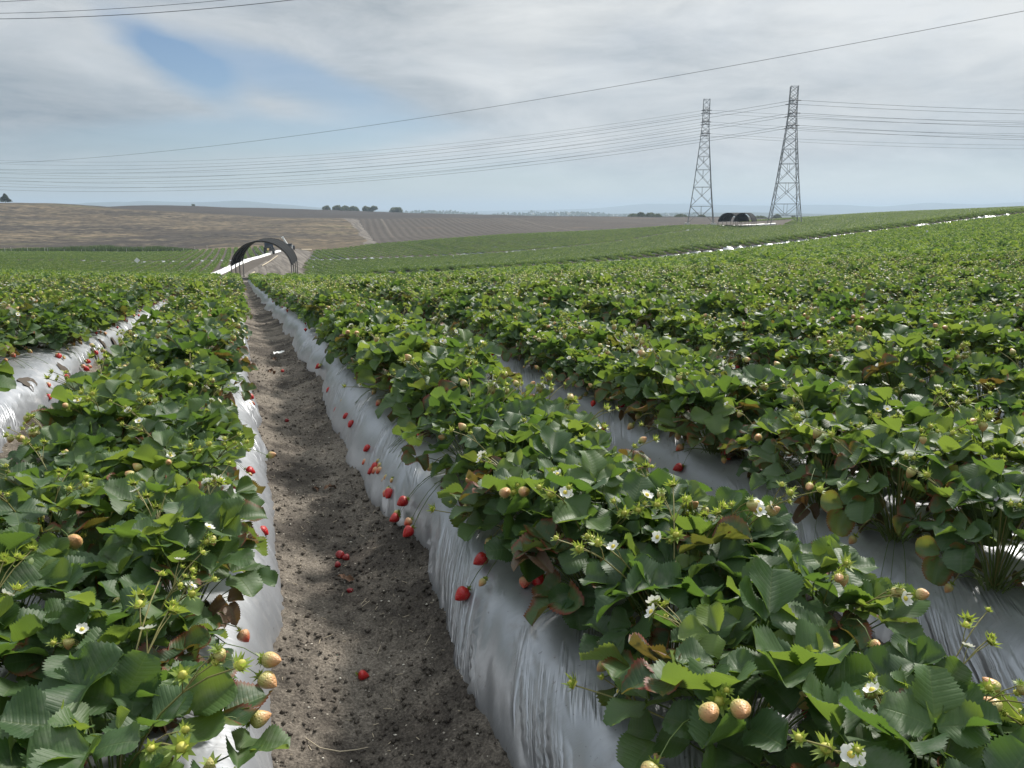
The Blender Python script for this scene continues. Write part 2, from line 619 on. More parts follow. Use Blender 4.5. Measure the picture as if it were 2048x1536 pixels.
def mat_ploughed(name, dark=False):
    m, t, b, o = new_mat(name)
    p = geo_pos(t)
    q = t.mapping(p, rot=(0, 0, R(8)))
    x, y, z = t.xyz(q)
    w = t.math('SINE', x * (2 * PI / 2.7) + t.noise(p, 0.05, 2) * 2.0) * 0.5 + 0.5
    band = t.noise(t.comb(x * 0.16, y * 0.002, 0.0), 1.0, 3, 0.6)
    big = t.noise(p, 0.02, 5)
    if dark:
        col = t.mix(big, (0.042, 0.037, 0.034), (0.070, 0.060, 0.054))
    else:
        col = t.mix(big, (0.066, 0.058, 0.052), (0.108, 0.094, 0.082))
        col = t.mix(w * (0.15 + 0.6 * t.noise(p, 0.03, 3)), col, (0.055, 0.047, 0.042))
        strip = t.smooth(t.noise(t.comb(x * 0.33, y * 0.001, 5.0), 1.0, 1, 0.5), 0.66, 0.74)
        col = t.mix(strip * 0.55, col, (0.24, 0.215, 0.18))
        col = t.mix(t.smooth(t.noise(p, 0.035, 4), 0.55, 0.7) * 0.4, col, (0.17, 0.125, 0.085))
    f = t.noise(p, 1.5, 4, 0.7)
    col = t.mix(t.smooth(f, 0.3, 0.7), t.mix(1.0, col, (0.75, 0.75, 0.75), 'MULTIPLY'), t.mix(1.0, col, (1.2, 1.2, 1.2), 'MULTIPLY'))
    t.put(b.inputs['Base Color'], col)
    b.inputs['Roughness'].default_value = 1.0
    b.inputs['Specular IOR Level'].default_value = 0.05
    if not dark:
        t.put(b.inputs['Normal'], t.bump(w + f * 0.3, 0.6, 0.3))
    return m


def mat_plastic(name='silver_mulch_film', near=True):
    m, t, b, o = new_mat(name)
    p = geo_pos(t)
    n = t.noise(p, 3.0, 5, 0.6)
    col = t.mix(n, (0.29, 0.305, 0.33), (0.38, 0.395, 0.42))
    if near:
        dust = t.smooth(t.noise(p, 7.0, 6, 0.7), 0.52, 0.72)
        col = t.mix(dust * 0.32, col, (0.27, 0.25, 0.225))
        sp = t.smooth(t.noise(p, 60.0, 3, 0.6), 0.68, 0.72)
        col = t.mix(sp * 0.5, col, (0.12, 0.10, 0.09))
        edge = t.node('ShaderNodeAttribute', attribute_name='edge').outputs['Fac']
        col = t.mix((X(t, edge) * (0.4 + n * 1.0)).sat(), col, (0.115, 0.10, 0.088))
        t.put(b.inputs['Roughness'], 0.36 + dust * 0.22 + n * 0.10)
        fu = X(t, t.node('ShaderNodeAttribute', attribute_name='fold_u').outputs['Fac'])
        fv = X(t, t.node('ShaderNodeAttribute', attribute_name='fold_v').outputs['Fac'])
        r1 = (t.noise(t.comb(fu * 38.0, fv * 3.5, 0.0), 1.0, 2, 0.5, 0.3) - 0.5).abs()
        r2 = (t.noise(t.comb(fu * 95.0, fv * 6.0, 4.0), 1.0, 2, 0.5, 0.4) - 0.5).abs()
        where = t.smooth(t.noise(t.comb(fu * 2.2, fv * 5.0, 9.0), 1.0, 3, 0.6), 0.50, 0.68)
        r3 = (t.noise(t.comb(fu * 15.0, fv * 2.2, 7.0), 1.0, 2, 0.5, 0.9) - 0.5).abs()
        crease = (t.smooth(r1, 0.12, 0.0) * 0.15 + t.smooth(r2, 0.12, 0.0) * 0.03 + t.smooth(r3, 0.16, 0.0) * 1.7) * where
        wr = t.noise(t.mapping(p, rot=(0, 0, R(24)), scale=(6, 34, 16)), 1.0, 4, 0.6, 0.7)
        wr2 = t.noise(t.mapping(p, rot=(0, 0, R(-30)), scale=(14, 60, 22)), 1.0, 3, 0.5, 0.5)
        t.put(b.inputs['Normal'], t.bump(crease + wr * 0.3, 0.7, 0.008))
    else:
        b.inputs['Roughness'].default_value = 0.4
    t.put(b.inputs['Base Color'], col)
    b.inputs['Specular IOR Level'].default_value = 0.6
    b.inputs['Metallic'].default_value = 0.55 if near else 0.2
    return m


def mat_leaf(name, near=True, bright=1.0):
    m, t, b, o = new_mat(name)
    tint = X(t, t.node('ShaderNodeAttribute', attribute_name='tint').outputs['Fac'])
    age = X(t, t.node('ShaderNodeAttribute', attribute_name='age').outputs['Fac'])
    inst = X(t, t.node('ShaderNodeObjectInfo').outputs['Random'])
    k = (tint + (inst - 0.5) * (0.35 if near else 0.6)).sat()
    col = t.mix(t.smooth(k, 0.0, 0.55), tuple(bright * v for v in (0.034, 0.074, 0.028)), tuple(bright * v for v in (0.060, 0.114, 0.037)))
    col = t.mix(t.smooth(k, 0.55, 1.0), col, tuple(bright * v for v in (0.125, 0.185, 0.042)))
    g = t.node('ShaderNodeNewGeometry')
    p = g.outputs['Position']
    bt = min(1.0, bright)
    trans = t.mix(t.smooth(k, 0.1, 0.9), tuple(bt * v for v in (0.13, 0.24, 0.032)), tuple(bt * v for v in (0.33, 0.44, 0.055)))
    if near:
        uvn = t.node('ShaderNodeUVMap')
        uvn.uv_map = 'UVMap'
        u, v, _ = t.xyz(X(t, uvn.outputs[0]))
        av = v.abs()
        edge_red = t.smooth(av + t.noise(p, 60.0, 3) * 0.5, 0.85, 1.25) * t.smooth(age, 0.25, 0.5)
        col = t.mix(edge_red, col, (0.16, 0.030, 0.016))
        blot = t.smooth(t.noise(p, 75.0, 4, 0.65), 0.52, 0.66) * t.smooth(age, 0.3, 0.75)
        col = t.mix(blot * 0.7, col, (0.17, 0.10, 0.025))
        col = t.mix(t.smooth(age, 0.85, 0.95), col, t.mix(t.noise(p, 40.0, 4), (0.05, 0.030, 0.020), (0.21, 0.13, 0.08)))
        trans = t.mix(t.smooth(age, 0.3, 0.9), trans, (0.18, 0.10, 0.02))
        vein_s = t.math('SINE', (u - av * 0.13) * (2 * PI * 9.0))
        vein = t.smooth(vein_s, 0.55, 1.0) * t.smooth(av, 1.0, 0.5)
        mid = t.smooth(av, 0.07, 0.0)
        col = t.mix((vein * 0.14 + mid * 0.4).sat(), col, (0.115, 0.165, 0.055))
        dusty = t.smooth(t.noise(p, 18.0, 4, 0.6), 0.52, 0.75)
        col = t.mix(dusty * 0.42, col, (0.20, 0.21, 0.175))
        hgt = t.noise(p, 190.0, 2) * 0.5 - t.smooth(vein_s, 0.0, 1.0) * 0.55 - mid * 0.7
        t.put(b.inputs['Normal'], t.bump(hgt, 0.24, 0.003))
        t.put(b.inputs['Roughness'], 0.50 + dusty * 0.20)
    else:
        b.inputs['Roughness'].default_value = 0.65
        col = t.mix(t.smooth(age, 0.6, 0.9) * 0.8, col, (0.13, 0.085, 0.035))
    back = t.mix(0.55, col, (0.105, 0.150, 0.075))
    col = t.mix(X(t, g.outputs['Backfacing']), col, back)
    t.put(b.inputs['Base Color'], col)
    b.inputs['Specular IOR Level'].default_value = 0.40 if near else 0.12
    tr = t.node('ShaderNodeBsdfTranslucent')
    t.put(tr.inputs[0], trans)
    mx = t.node('ShaderNodeMixShader')
    mx.inputs[0].default_value = 0.35
    t.l.new(b.outputs[0], mx.inputs[1])
    t.l.new(tr.outputs[0], mx.inputs[2])
    t.l.new(mx.outputs[0], o.inputs['Surface'])
    return m


def mat_thin(name, col, trans, f=0.3, rough=0.5):
    m, t, b, o = new_mat(name)
    b.inputs['Base Color'].default_value = (*col, 1)
    b.inputs['Roughness'].default_value = rough
    tr = t.node('ShaderNodeBsdfTranslucent')
    tr.inputs[0].default_value = (*trans, 1)
    mx = t.node('ShaderNodeMixShader')
    mx.inputs[0].default_value = f
    t.l.new(b.outputs[0], mx.inputs[1])
    t.l.new(tr.outputs[0], mx.inputs[2])
    t.l.new(mx.outputs[0], o.inputs['Surface'])
    return m


def mat_berry(name, c0, c1, seed, rough=0.32):
    """c0 near the calyx, c1 at the tip; achenes as small pits"""
    m, t, b, o = new_mat(name)
    co = t.node('ShaderNodeTexCoord').outputs['Generated']
    x, y, z = t.xyz(X(t, co))
    n = t.noise(co, 3.0, 3)
    base = t.mix(t.smooth(z + (n - 0.5) * 0.7, 0.15, 0.75), c1, c0)
    ob = t.node('ShaderNodeTexCoord').outputs['Object']
    vor = t.node('ShaderNodeTexVoronoi', feature='F1')
    t.put(vor.inputs['Vector'], ob)
    vor.inputs['Scale'].default_value = 230.0
    vor.inputs['Randomness'].default_value = 0.35
    d = X(t, vor.outputs['Distance'])
    sd_ = t.smooth(d, 0.30, 0.20)
    col = t.mix(sd_ * 0.5, base, seed)
    t.put(b.inputs['Base Color'], col)
    b.inputs['Roughness'].default_value = rough
    b.inputs['Specular IOR Level'].default_value = 0.5
    b.inputs['Subsurface Weight'].default_value = 0.0
    t.put(b.inputs['Normal'], t.bump(t.smooth(d, 0.1, 0.5), 0.5, 0.0018))
    return m


M = dict(
    soil=mat_soil('furrow_soil'), fsoil=mat_field_soil(), road=mat_road(), hill=mat_hill(),
    plough=mat_ploughed('ploughed_soil'), darkplough=mat_ploughed('dark_ploughed_soil', True),
    film=mat_plastic(), film_far=mat_plastic('far_mulch_film', False),
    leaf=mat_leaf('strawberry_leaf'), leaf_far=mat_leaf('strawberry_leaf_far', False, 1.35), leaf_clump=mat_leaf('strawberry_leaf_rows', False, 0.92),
    stem=mat_thin('leaf_stem', (0.11, 0.16, 0.04), (0.2, 0.3, 0.05), 0.15),
    stalk=mat_thin('fruit_stem', (0.24, 0.22, 0.075), (0.3, 0.3, 0.08), 0.15),
    calyx=mat_thin('calyx_green', (0.20, 0.27, 0.050), (0.42, 0.52, 0.07), 0.35),
    petal=mat_thin('white_petal', (0.80, 0.80, 0.76), (0.8, 0.8, 0.7), 0.3),
    pollen=plain('yellow_centre', (0.62, 0.50, 0.07), 0.7),
    budy=plain('young_fruit', (0.42, 0.40, 0.07), 0.6),
    red=mat_berry('ripe_red', (0.42, 0.010, 0.014), (0.46, 0.012, 0.016), (0.55, 0.22, 0.06)),
    pale=mat_berry('unripe_pale', (0.42, 0.38, 0.13), (0.52, 0.27, 0.12), (0.36, 0.22, 0.09), 0.45),
    pink=mat_berry('half_ripe_pink', (0.58, 0.34, 0.18), (0.52, 0.075, 0.045), (0.50, 0.30, 0.10), 0.4),
    rot=mat_berry('overripe_red', (0.22, 0.008, 0.014), (0.26, 0.010, 0.016), (0.30, 0.10, 0.04), 0.4),
    metal=plain('galvanised_steel', (0.19, 0.20, 0.205), 0.55, 0.5),
    wire=plain('conductor', (0.12, 0.125, 0.13), 0.6, 0.3),
    concrete=plain('concrete', (0.55, 0.54, 0.51), 0.9),
    shade=plain('black_shade_cloth', (0.016, 0.017, 0.018), 0.95, spec=0.1, nscale=3, var=0.4),
    post=plain('grey_post', (0.16, 0.15, 0.14), 0.6),
    white=plain('white_paint', (0.78, 0.78, 0.76), 0.45),
    blue=plain('dark_blue_paint', (0.035, 0.05, 0.075), 0.5),
    dark=plain('dark_machine', (0.035, 0.037, 0.042), 0.5),
    rubber=plain('rubber', (0.02, 0.02, 0.02), 0.85),
    lamp=plain('amber_lamp', (0.75, 0.55, 0.22), 0.4),
    bark=plain('bark', (0.07, 0.055, 0.045), 0.9),
    dead=plain('dry_leaf', (0.13, 0.070, 0.040), 0.8, var=0.5, nscale=60),
    straw=plain('straw', (0.46, 0.39, 0.28), 0.8),
    chip=plain('pale_chip', (0.62, 0.58, 0.50), 0.8),
)


def mat_tree(name, c0, c1):
    m, t, b, o = new_mat(name)
    tint = X(t, t.node('ShaderNodeAttribute', attribute_name='tint').outputs['Fac'])
    t.put(b.inputs['Base Color'], t.mix(tint, c0, c1))
    b.inputs['Roughness'].default_value = 0.6
    tr = t.node('ShaderNodeBsdfTranslucent')
    t.put(tr.inputs[0], t.mix(0.5, c1, (0.1, 0.14, 0.02)))
    mx = t.node('ShaderNodeMixShader')
    mx.inputs[0].default_value = 0.25
    t.l.new(b.outputs[0], mx.inputs[1])
    t.l.new(tr.outputs[0], mx.inputs[2])
    t.l.new(mx.outputs[0], o.inputs['Surface'])
    return m


M['tree'] = mat_tree('tree_leaves', (0.085, 0.105, 0.065), (0.17, 0.19, 0.10))
M['conifer'] = mat_tree('conifer_needles', (0.014, 0.026, 0.014), (0.035, 0.055, 0.025))
M['reed'] = mat_tree('reed_green', (0.050, 0.090, 0.026), (0.11, 0.17, 0.05))
M['wood'] = mat_tree('far_wood', (0.05, 0.065, 0.045), (0.085, 0.10, 0.06))


def mat_far(name, c):
    m, t, b, o = new_mat(name)
    p = geo_pos(t)
    n = t.noise(p, 0.004, 6, 0.6)
    t.put(b.inputs['Base Color'], t.mix(n, tuple(v * .6 for v in c), tuple(v * 1.4 for v in c)))
    b.inputs['Roughness'].default_value = 1.0
    b.inputs['Specular IOR Level'].default_value = 0.0
    return m


M['far'] = mat_far('distant_land', (0.075, 0.080, 0.055))

# ------------------------------------------------------------------ the land, in zones
# the dirt road beyond the row ends, by distance: left and right side
ROAD_D = [62, 66, 75, 95, 110, 125, 140, 155, 165, 175]
ROAD_L = [450, 462, 470, 498, 512, 528, 543, 556, 566, 576]
ROAD_R = [560, 592, 600, 598, 600, 606, 613, 616, 616, 612]


def zone_of(x, y):
    D = np.hypot(x, y)
    px = px_of(np.arctan2(x, y))
    z = np.zeros(len(x), int)                                     # 0 field soil
    nz = (fbm(x * 0.06, y * 0.06, 3) - 0.5)
    z[(D > 168) & (px < 760)] = 2                                   # 2 fallow hillside
    green_left = (px < 560) & (y < 186) & (D > 60)
    z[green_left] = 0
    track = np.interp(D + nz * 20, [168, 190, 240, 300, 365], [690, 745, 742, 722, 702])
    z[(D > 186) & (px >= track) & (px < 1430)] = 3                  # 3 ploughed
    z[(D > 205) & (px >= 1380) & (px < 1440)] = 3
    far_d = np.interp(px, [-800, 0, 100, 300, 480, 640, 740, 1000, 1440], [430, 428, 428, 405, 392, 378, 372, 398, 430])
    z[(D > far_d) & (px < 1440)] = 4                                # 4 darker ploughed land behind the first ridge
    z[(D > 320) & (px >= 1440)] = 4
    z[D > 900] = 5                                                  # 5 plain
    rl = np.interp(D, ROAD_D, ROAD_L)
    rr = np.interp(D, ROAD_D, ROAD_R)
    z[(D > 61.5) & (D < 176) & (px > rl + nz * 6) & (px < rr + nz * 6) & (y > 61.2)] = 1
    z[(y > 61.2 + 0.1 * np.maximum(x, 0)) & (y < 66 + 0.1 * np.maximum(x, 0)) & (px < 640)] = 1
    w = 10 + nz * 14
    z[(D > 186) & (D < 372) & (np.abs(px - (track - 6)) < w)] = 1   # tan track climbing the hill
    return z


d_rings = np.concatenate([[0.3, 2, 4], np.geomspace(6, 900, 420), np.geomspace(930, 9000, 40)])
angs = np.concatenate([np.linspace(TH_COL[0] - 1.2, theta_of(-300), 60)[:-1], np.linspace(theta_of(-300), theta_of(2350), 820), np.linspace(theta_of(2350), TH_COL[-1] + 1.0, 60)[1:]])
DD, AA = np.meshgrid(d_rings, angs, indexing='ij')
GX, GY = DD * np.sin(AA), DD * np.cos(AA)
GZ = T(GX.ravel(), GY.ravel()).reshape(GX.shape)
GZ = np.where(DD > 2500, -11.0, GZ)
near_m = (GX > -5.4) & (GX < 7.6) & (GY < 60.4)
GZ = GZ - np.where(near_m, 0.45, 0.0)
hillamp = np.clip((DD - 190) / 60, 0, 1) * np.clip((900 - DD) / 300, 0, 1)
GZ = GZ + hillamp * (fbm(GX * 0.03, GY * 0.03, 8) - 0.5) * 1.2
n0, n1 = GX.shape
idx = np.arange(n0 * n1).reshape(n0, n1)
quads = np.stack([idx[:-1, :-1], idx[:-1, 1:], idx[1:, 1:], idx[1:, :-1]], -1).reshape(-1, 4)
Vall = np.stack([GX, GY, GZ], -1).reshape(-1, 3)
fc = Vall[quads].mean(1)
zones = zone_of(fc[:, 0], fc[:, 1])
for zi, (nm, mt) in enumerate([('field_soil', 'fsoil'), ('dirt_road', 'road'), ('hillside', 'hill'), ('ploughed_field', 'plough'), ('distant_ploughed_field', 'darkplough'), ('plain', 'far')]):
    fq = quads[zones == zi]
    if not len(fq):
        continue
    used, inv = np.unique(fq.ravel(), return_inverse=True)
    me = mesh_np(nm, Vall[used], inv.reshape(-1, 4), [M[mt]])
    tag(link(nm, me), kind='structure')


# distant hills
def far_hills(name, D0, depth, prof, seed, amp, base=-11.0):
    pxs = np.array([q[0] for q in prof]); pys = np.array([q[1] for q in prof])
    th = np.linspace(theta_of(pxs[0]), theta_of(pxs[-1]), 420)
    crest_py = np.interp(px_of(th), pxs, pys)
    rad = np.linspace(0, 1, 14)
    TH, RR = np.meshgrid(th, rad, indexing='ij')
    Dm = D0 + depth * RR
    cz = np.array([z_of(a, q, D0 + depth * .5) for a, q in zip(th, crest_py)])
    shape = np.sin(np.clip(RR, 0, 1) * PI) ** 0.9
    x, y = Dm * np.sin(TH), Dm * np.cos(TH)
    k = 14.0 / D0
    rough = (fbm(x * k, y * k, seed, 5, 0.55) - 0.5)
    z = base + (cz[:, None] - base) * shape * (1 + amp * rough)
    n_, m_ = z.shape
    ii = np.arange(n_ * m_).reshape(n_, m_)
    Q = np.stack([ii[:-1, :-1], ii[1:, :-1], ii[1:, 1:], ii[:-1, 1:]], -1).reshape(-1, 4)
    me = mesh_np(name, np.stack([x, y, z], -1).reshape(-1, 3), Q, [M['far']])
    return tag(link(name, me), kind='structure')


far_hills('hills', 4300, 900, [(-500, 418), (100, 412), (200, 406), (300, 403), (380, 405), (500, 403), (600, 412), (700, 420), (820, 423), (1000, 428), (1200, 431), (1300, 433)], 4, 0.35)
far_hills('hills', 6000, 1600, [(600, 430), (850, 426), (1000, 421), (1100, 420), (1200, 416), (1290, 407), (1370, 406), (1430, 409), (1480, 410), (1540, 412), (1620, 410), (1680, 410), (1760, 414), (1850, 406), (1960, 408), (2040, 404), (2200, 398), (2500, 410)], 9, 0.30)
far_hills('hills', 2900, 500, [(900, 432), (1050, 428), (1200, 428), (1400, 424), (1600, 427), (1800, 430), (2100, 427), (2400, 430)], 14, 0.5)

# ------------------------------------------------------------------ near ground with the furrows
EDGE_SEED = 21


def bed_edge_wob(k, side, y):
    """sideways waviness of a bed's plastic foot"""
    s = 100 + k * 7 + side
    a = np.clip(y / 40, 0.0, 1.0)
    return (vnoise(y * 1.1, y * 0 + k * 3.3, s) - 0.5) * 0.12 + (vnoise(y * 3.6, y * 0 + k * 1.3, s + 50) - 0.5) * 0.05


fine0 = np.arange(-0.06, 0.68, 0.0115)
xs = np.unique(np.round(np.concatenate([np.arange(-5.5, -1.36, 0.11), np.arange(-1.36, -0.70, 0.022), np.arange(-0.70, -0.06, 0.09), fine0,
     np.arange(0.70, 1.30, 0.1), np.arange(1.30, 2.0, 0.022), np.arange(2.0, 2.62, 0.1), np.arange(2.62, 3.3, 0.035), np.arange(3.3, 7.7, 0.11)]), 4))
ys = [-0.6]
while ys[-1] < 61.0:
    y_ = ys[-1]
    ys.append(y_ + (0.06 if y_ < 1.2 else max(0.0115, 0.0042 * y_)))
ys = np.array(ys)
SX, SY = np.meshgrid(xs, ys, indexing='ij')
kk = np.floor((SX - (BED_C0 - PITCH_BED / 2)) / PITCH_BED)
off = (SX - (BED_C0 + kk * PITCH_BED))                      # from bed centre
fur = np.clip((np.abs(off) - 0.36) / (PITCH_BED / 2 - 0.36), 0, 1)    # 0 at bed, 1 mid furrow
SZ = T(SX.ravel(), SY.ravel()).reshape(SX.shape)
bowl = 0.060 * (1 - fur) ** 1.6 - 0.020 * np.sin(np.clip(fur, 0, 1) * PI / 2)
n1_ = fbm(SX * 2.2, SY * 1.5, 31, 3) - 0.5
n2_ = fbm(SX * 11, SY * 11, 37, 3) - 0.5
n3_ = fbm(SX * 42, SY * 42, 41, 3, 0.6) - 0.5
ripple = np.sin(SY * 12.5 + 3 * vnoise(SX * 3, SY * 1.2, 5)) * 0.009 * np.clip(vnoise(SX * 0.7, SY * 0.5, 6) * 2 - 0.4, 0, 1) * np.clip((SY - 2.0) / 3.0, 0.15, 1)
clod = np.clip(fbm(SX * 19, SY * 19, 44, 3) - 0.58, 0, 1) * 0.060 * np.clip(vnoise(SX * 2.3, SY * 1.3, 9) * 1.8 - 0.2 + (1 - fur) * 0.8, 0.15, 1.2)
SZ = SZ + bowl + n1_ * 0.040 + n2_ * 0.018 + n3_ * 0.013 + ripple + clod
a_, b_ = SZ.shape
ii = np.arange(a_ * b_).reshape(a_, b_)
Q = np.stack([ii[:-1, :-1], ii[1:, :-1], ii[1:, 1:], ii[:-1, 1:]], -1).reshape(-1, 4)
tag(link('furrow_soil', mesh_np('furrow_soil', np.stack([SX, SY, SZ], -1).reshape(-1, 3), Q, [M['soil']])), kind='structure')


def soil_z(x, y):
    i = int(np.clip(np.searchsorted(xs, x), 0, len(xs) - 1))
    j = int(np.clip(np.searchsorted(ys, y), 0, len(ys) - 1))
    return float(SZ[i, j])


# crumbs, chips and straw lying in the furrow
def crumb_mesh(n, x0, x1, y0, y1, smin, smax, flat, seed, power=2.0):
    g = np.random.default_rng(seed)
    base = np.array([[1, 0, 0], [-1, 0, 0], [0, 1, 0], [0, -1, 0], [0, 0, 1], [0, 0, -1]], float)
    tri = np.array([[0, 2, 4], [2, 1, 4], [1, 3, 4], [3, 0, 4], [2, 0, 5], [1, 2, 5], [3, 1, 5], [0, 3, 5]])
    y = y0 + (y1 - y0) * g.random(n) ** power
    x = x0 + (x1 - x0) * g.random(n)
    s = smin + (smax - smin) * g.random(n) ** 3
    z = np.array([soil_z(a, b) for a, b in zip(x, y)])
    rot = g.random((n, 1)) * 6.28
    V = base[None] * s[:, None, None] * (0.6 + 0.8 * g.random((n, 6, 1)))
    c, s_ = np.cos(rot), np.sin(rot)
    V = np.stack([V[..., 0] * c - V[..., 1] * s_, V[..., 0] * s_ + V[..., 1] * c, V[..., 2] * flat], -1)
    V += np.stack([x, y, z + s * 0.3 * flat], -1)[:, None, :]
    F = (tri[None] + (np.arange(n) * 6)[:, None, None]).reshape(-1, 3)
    return mesh_np('crumbs', V.reshape(-1, 3), F)


me = crumb_mesh(9000, -0.03, 0.66, 1.15, 9.0, 0.0018, 0.0115, 0.8, 1)
me.materials.append(M['soil'])
tag(link('soil_crumbs', me), kind='stuff')
me = crumb_mesh(1500, -1.34, -0.72, 2.2, 9.0, 0.002, 0.011, 0.8, 2)
me.materials.append(M['soil'])
tag(link('soil_crumbs', me), kind='stuff')
me = crumb_mesh(1300, 1.34, 1.95, 1.3, 6.0, 0.002, 0.011, 0.8, 4)
me.materials.append(M['soil'])
tag(link('soil_crumbs', me), kind='stuff')
me = crumb_mesh(520, 0.02, 0.60, 1.2, 11.0, 0.0018, 0.0062, 0.35, 3, 1.5)
me.materials.append(M['chip'])
tag(link('pale_litter', me), kind='stuff')
mb = MB()
g = np.random.default_rng(77)
for i in range(320):
    x, y = 0.03 + 0.56 * g.random(), 1.2 + 9 * g.random() ** 1.7
    a, l = g.random() * PI, 0.004 + 0.016 * g.random() ** 3
    p0 = np.array([x, y]) - l * np.array([math.cos(a), math.sin(a)])
    p1 = np.array([x, y]) + l * np.array([math.cos(a), math.sin(a)])
    mb.bar((*p0, soil_z(*p0) + .003), (*p1, soil_z(*p1) + .004), 0.0009, 4)
tag(mb.build('straw_litter', M['straw']), kind='stuff')

# ------------------------------------------------------------------ the plastic covered beds
ORD = ['first', 'second', 'third', 'fourth', 'fifth', 'sixth', 'seventh', 'eighth', 'ninth', 'tenth', 'eleventh', 'twelfth']


def bed_words(k):
    if k == -1:
        return 'bed just left of the dirt furrow'
    if k == 0:
        return 'bed just right of the dirt furrow'
    if k > 0:
        return ORD[min(k, 11)] + ' bed right of the dirt furrow' if k < 12 else 'far right bed'
    return ORD[min(-k - 1, 11)] + ' bed left of the dirt furrow' if k > -13 else 'far left bed'


def bed_section(u):
    """u in -1..1 across the film: sideways offset (in half widths) and height"""
    t_ = np.sign(u) * (1 - (1 - np.abs(u)) ** 1.35)
    h = (1 - np.abs(t_) ** 5.5) ** 0.80
    return t_, h


def bed_top(k, x, y):
    t_ = np.clip(abs(x - bed_center(k)) / BED_HALF, 0, 1)
    return Tf(x, y) - 0.06 + (BED_H + 0.06) * (1 - t_ ** 5.5) ** 0.80


def make_bed(k, fine):
    xc = bed_center(k)
    if fine:
        us = np.linspace(-1, 1, 61 if k in (-1, 0, 1, -2) else 33)
        yy = [0.25]
        end = float(row_end(xc))
        f0 = 0.012 if k in (-1, 0, 1) else 0.02
        while yy[-1] < end:
            yy.append(yy[-1] + max(f0, 0.0065 * yy[-1]))
        yy = np.array(yy)
    else:
        us = np.linspace(-1, 1, 9)
        yy = np.linspace(max(0.5, abs(xc) * 0.35 - 2), float(row_end(xc)), 46)
    U, Y = np.meshgrid(us, yy, indexing='ij')
    t_, h = bed_section(U)
    side = np.where(U < 0, 0, 1)
    wob = np.where(U < 0, bed_edge_wob(k, 0, Y), bed_edge_wob(k, 1, Y))
    half = BED_HALF * (1 + 0.04 * (vnoise(Y * 0.6, Y * 0 + k, 61) - 0.5))
    Xp = xc + t_ * half + wob * np.abs(t_) ** 4
    flank = np.clip((0.97 - h) / 0.35, 0, 1) * np.clip((h - 0.10) / 0.20, 0.0, 1)
    Z = T(Xp.ravel(), Y.ravel()).reshape(Xp.shape) + (-0.06 + (BED_H + 0.06) * h)
    if fine:
        # folds running down the flanks, gathered in places, and a softly uneven top
        s_ = np.abs(U) * 0.42
        skew = np.where(U < 0, 2.1, 1.2)
        patch = np.clip(vnoise(Y * 1.3 + 9 * side, s_ * 2.0 + k, 70 + k) * 3.2 - 1.25, 0, 1)
        c1 = Y + skew * s_ + 0.05 * vnoise(Y * 6, s_ * 6, 74)
        w1 = np.abs(vnoise(c1 * 20 + k * 5, s_ * 2.2, 71) - 0.5) * 2
        w2 = np.abs(vnoise(c1 * 43 + k * 9, s_ * 4.0, 72) - 0.5) * 2
        fold = (1 - w1) ** 2.0 * 0.015 + (1 - w2) ** 2 * 0.006
        soft = (fbm(Xp * 3 + k, Y * 2.2, 73, 2) - 0.5) * 0.030
        small = (fbm(Xp * 14, Y * 10, 75, 2) - 0.5) * 0.004
        top = 1 - flank
        out = fold * patch * (0.18 * top + flank)
        nx = np.sign(t_) * np.clip(flank * 1.2, 0, 1)
        Xp = Xp + nx * out * 0.9
        Z = Z + out * (1 - 0.6 * flank) + soft * (0.35 + 0.65 * top) + small
    n_, m_ = Xp.shape
    ii = np.arange(n_ * m_).reshape(n_, m_)
    Q = np.stack([ii[:-1, :-1], ii[1:, :-1], ii[1:, 1:], ii[:-1, 1:]], -1).reshape(-1, 4)
    edge = np.clip((0.36 - h) / 0.36, 0, 1) ** 1.5 if fine else np.zeros_like(h)
    V = np.stack([Xp, Y, Z], -1).reshape(-1, 3)
    me = mesh_np('mulch_film_bed', V, Q, [M['film'] if fine else M['film_far']], attrs={'edge': edge.ravel(), 'fold_u': (c1 if fine else Y).ravel(), 'fold_v': (s_ + 3.0 * side if fine else U).ravel()})
    o = link('mulch_film_bed', me)
    if fine and k in (-2, -1, 0, 1, 2, 3):
        lab = 'silver grey plastic film stretched over the ' + bed_words(k)
        if k == -2:
            lab = 'sunlit silver plastic film with black planting holes, second bed left of the furrow'
    elif -13 < k < 12:
        lab = 'silver plastic film mostly hidden by plants, ' + bed_words(k)
    else:
        lab = 'silver plastic film hidden under plants in the ' + ('far right beds' if k > 0 else 'far left beds')
    tag(o, lab, 'plastic mulch', 'plastic covered beds of the near field')
    return o


K_MIN, K_MAX = -26, 62
beds = {}
for k in range(K_MIN, K_MAX + 1):
    beds[k] = make_bed(k, -3 <= k <= 4)


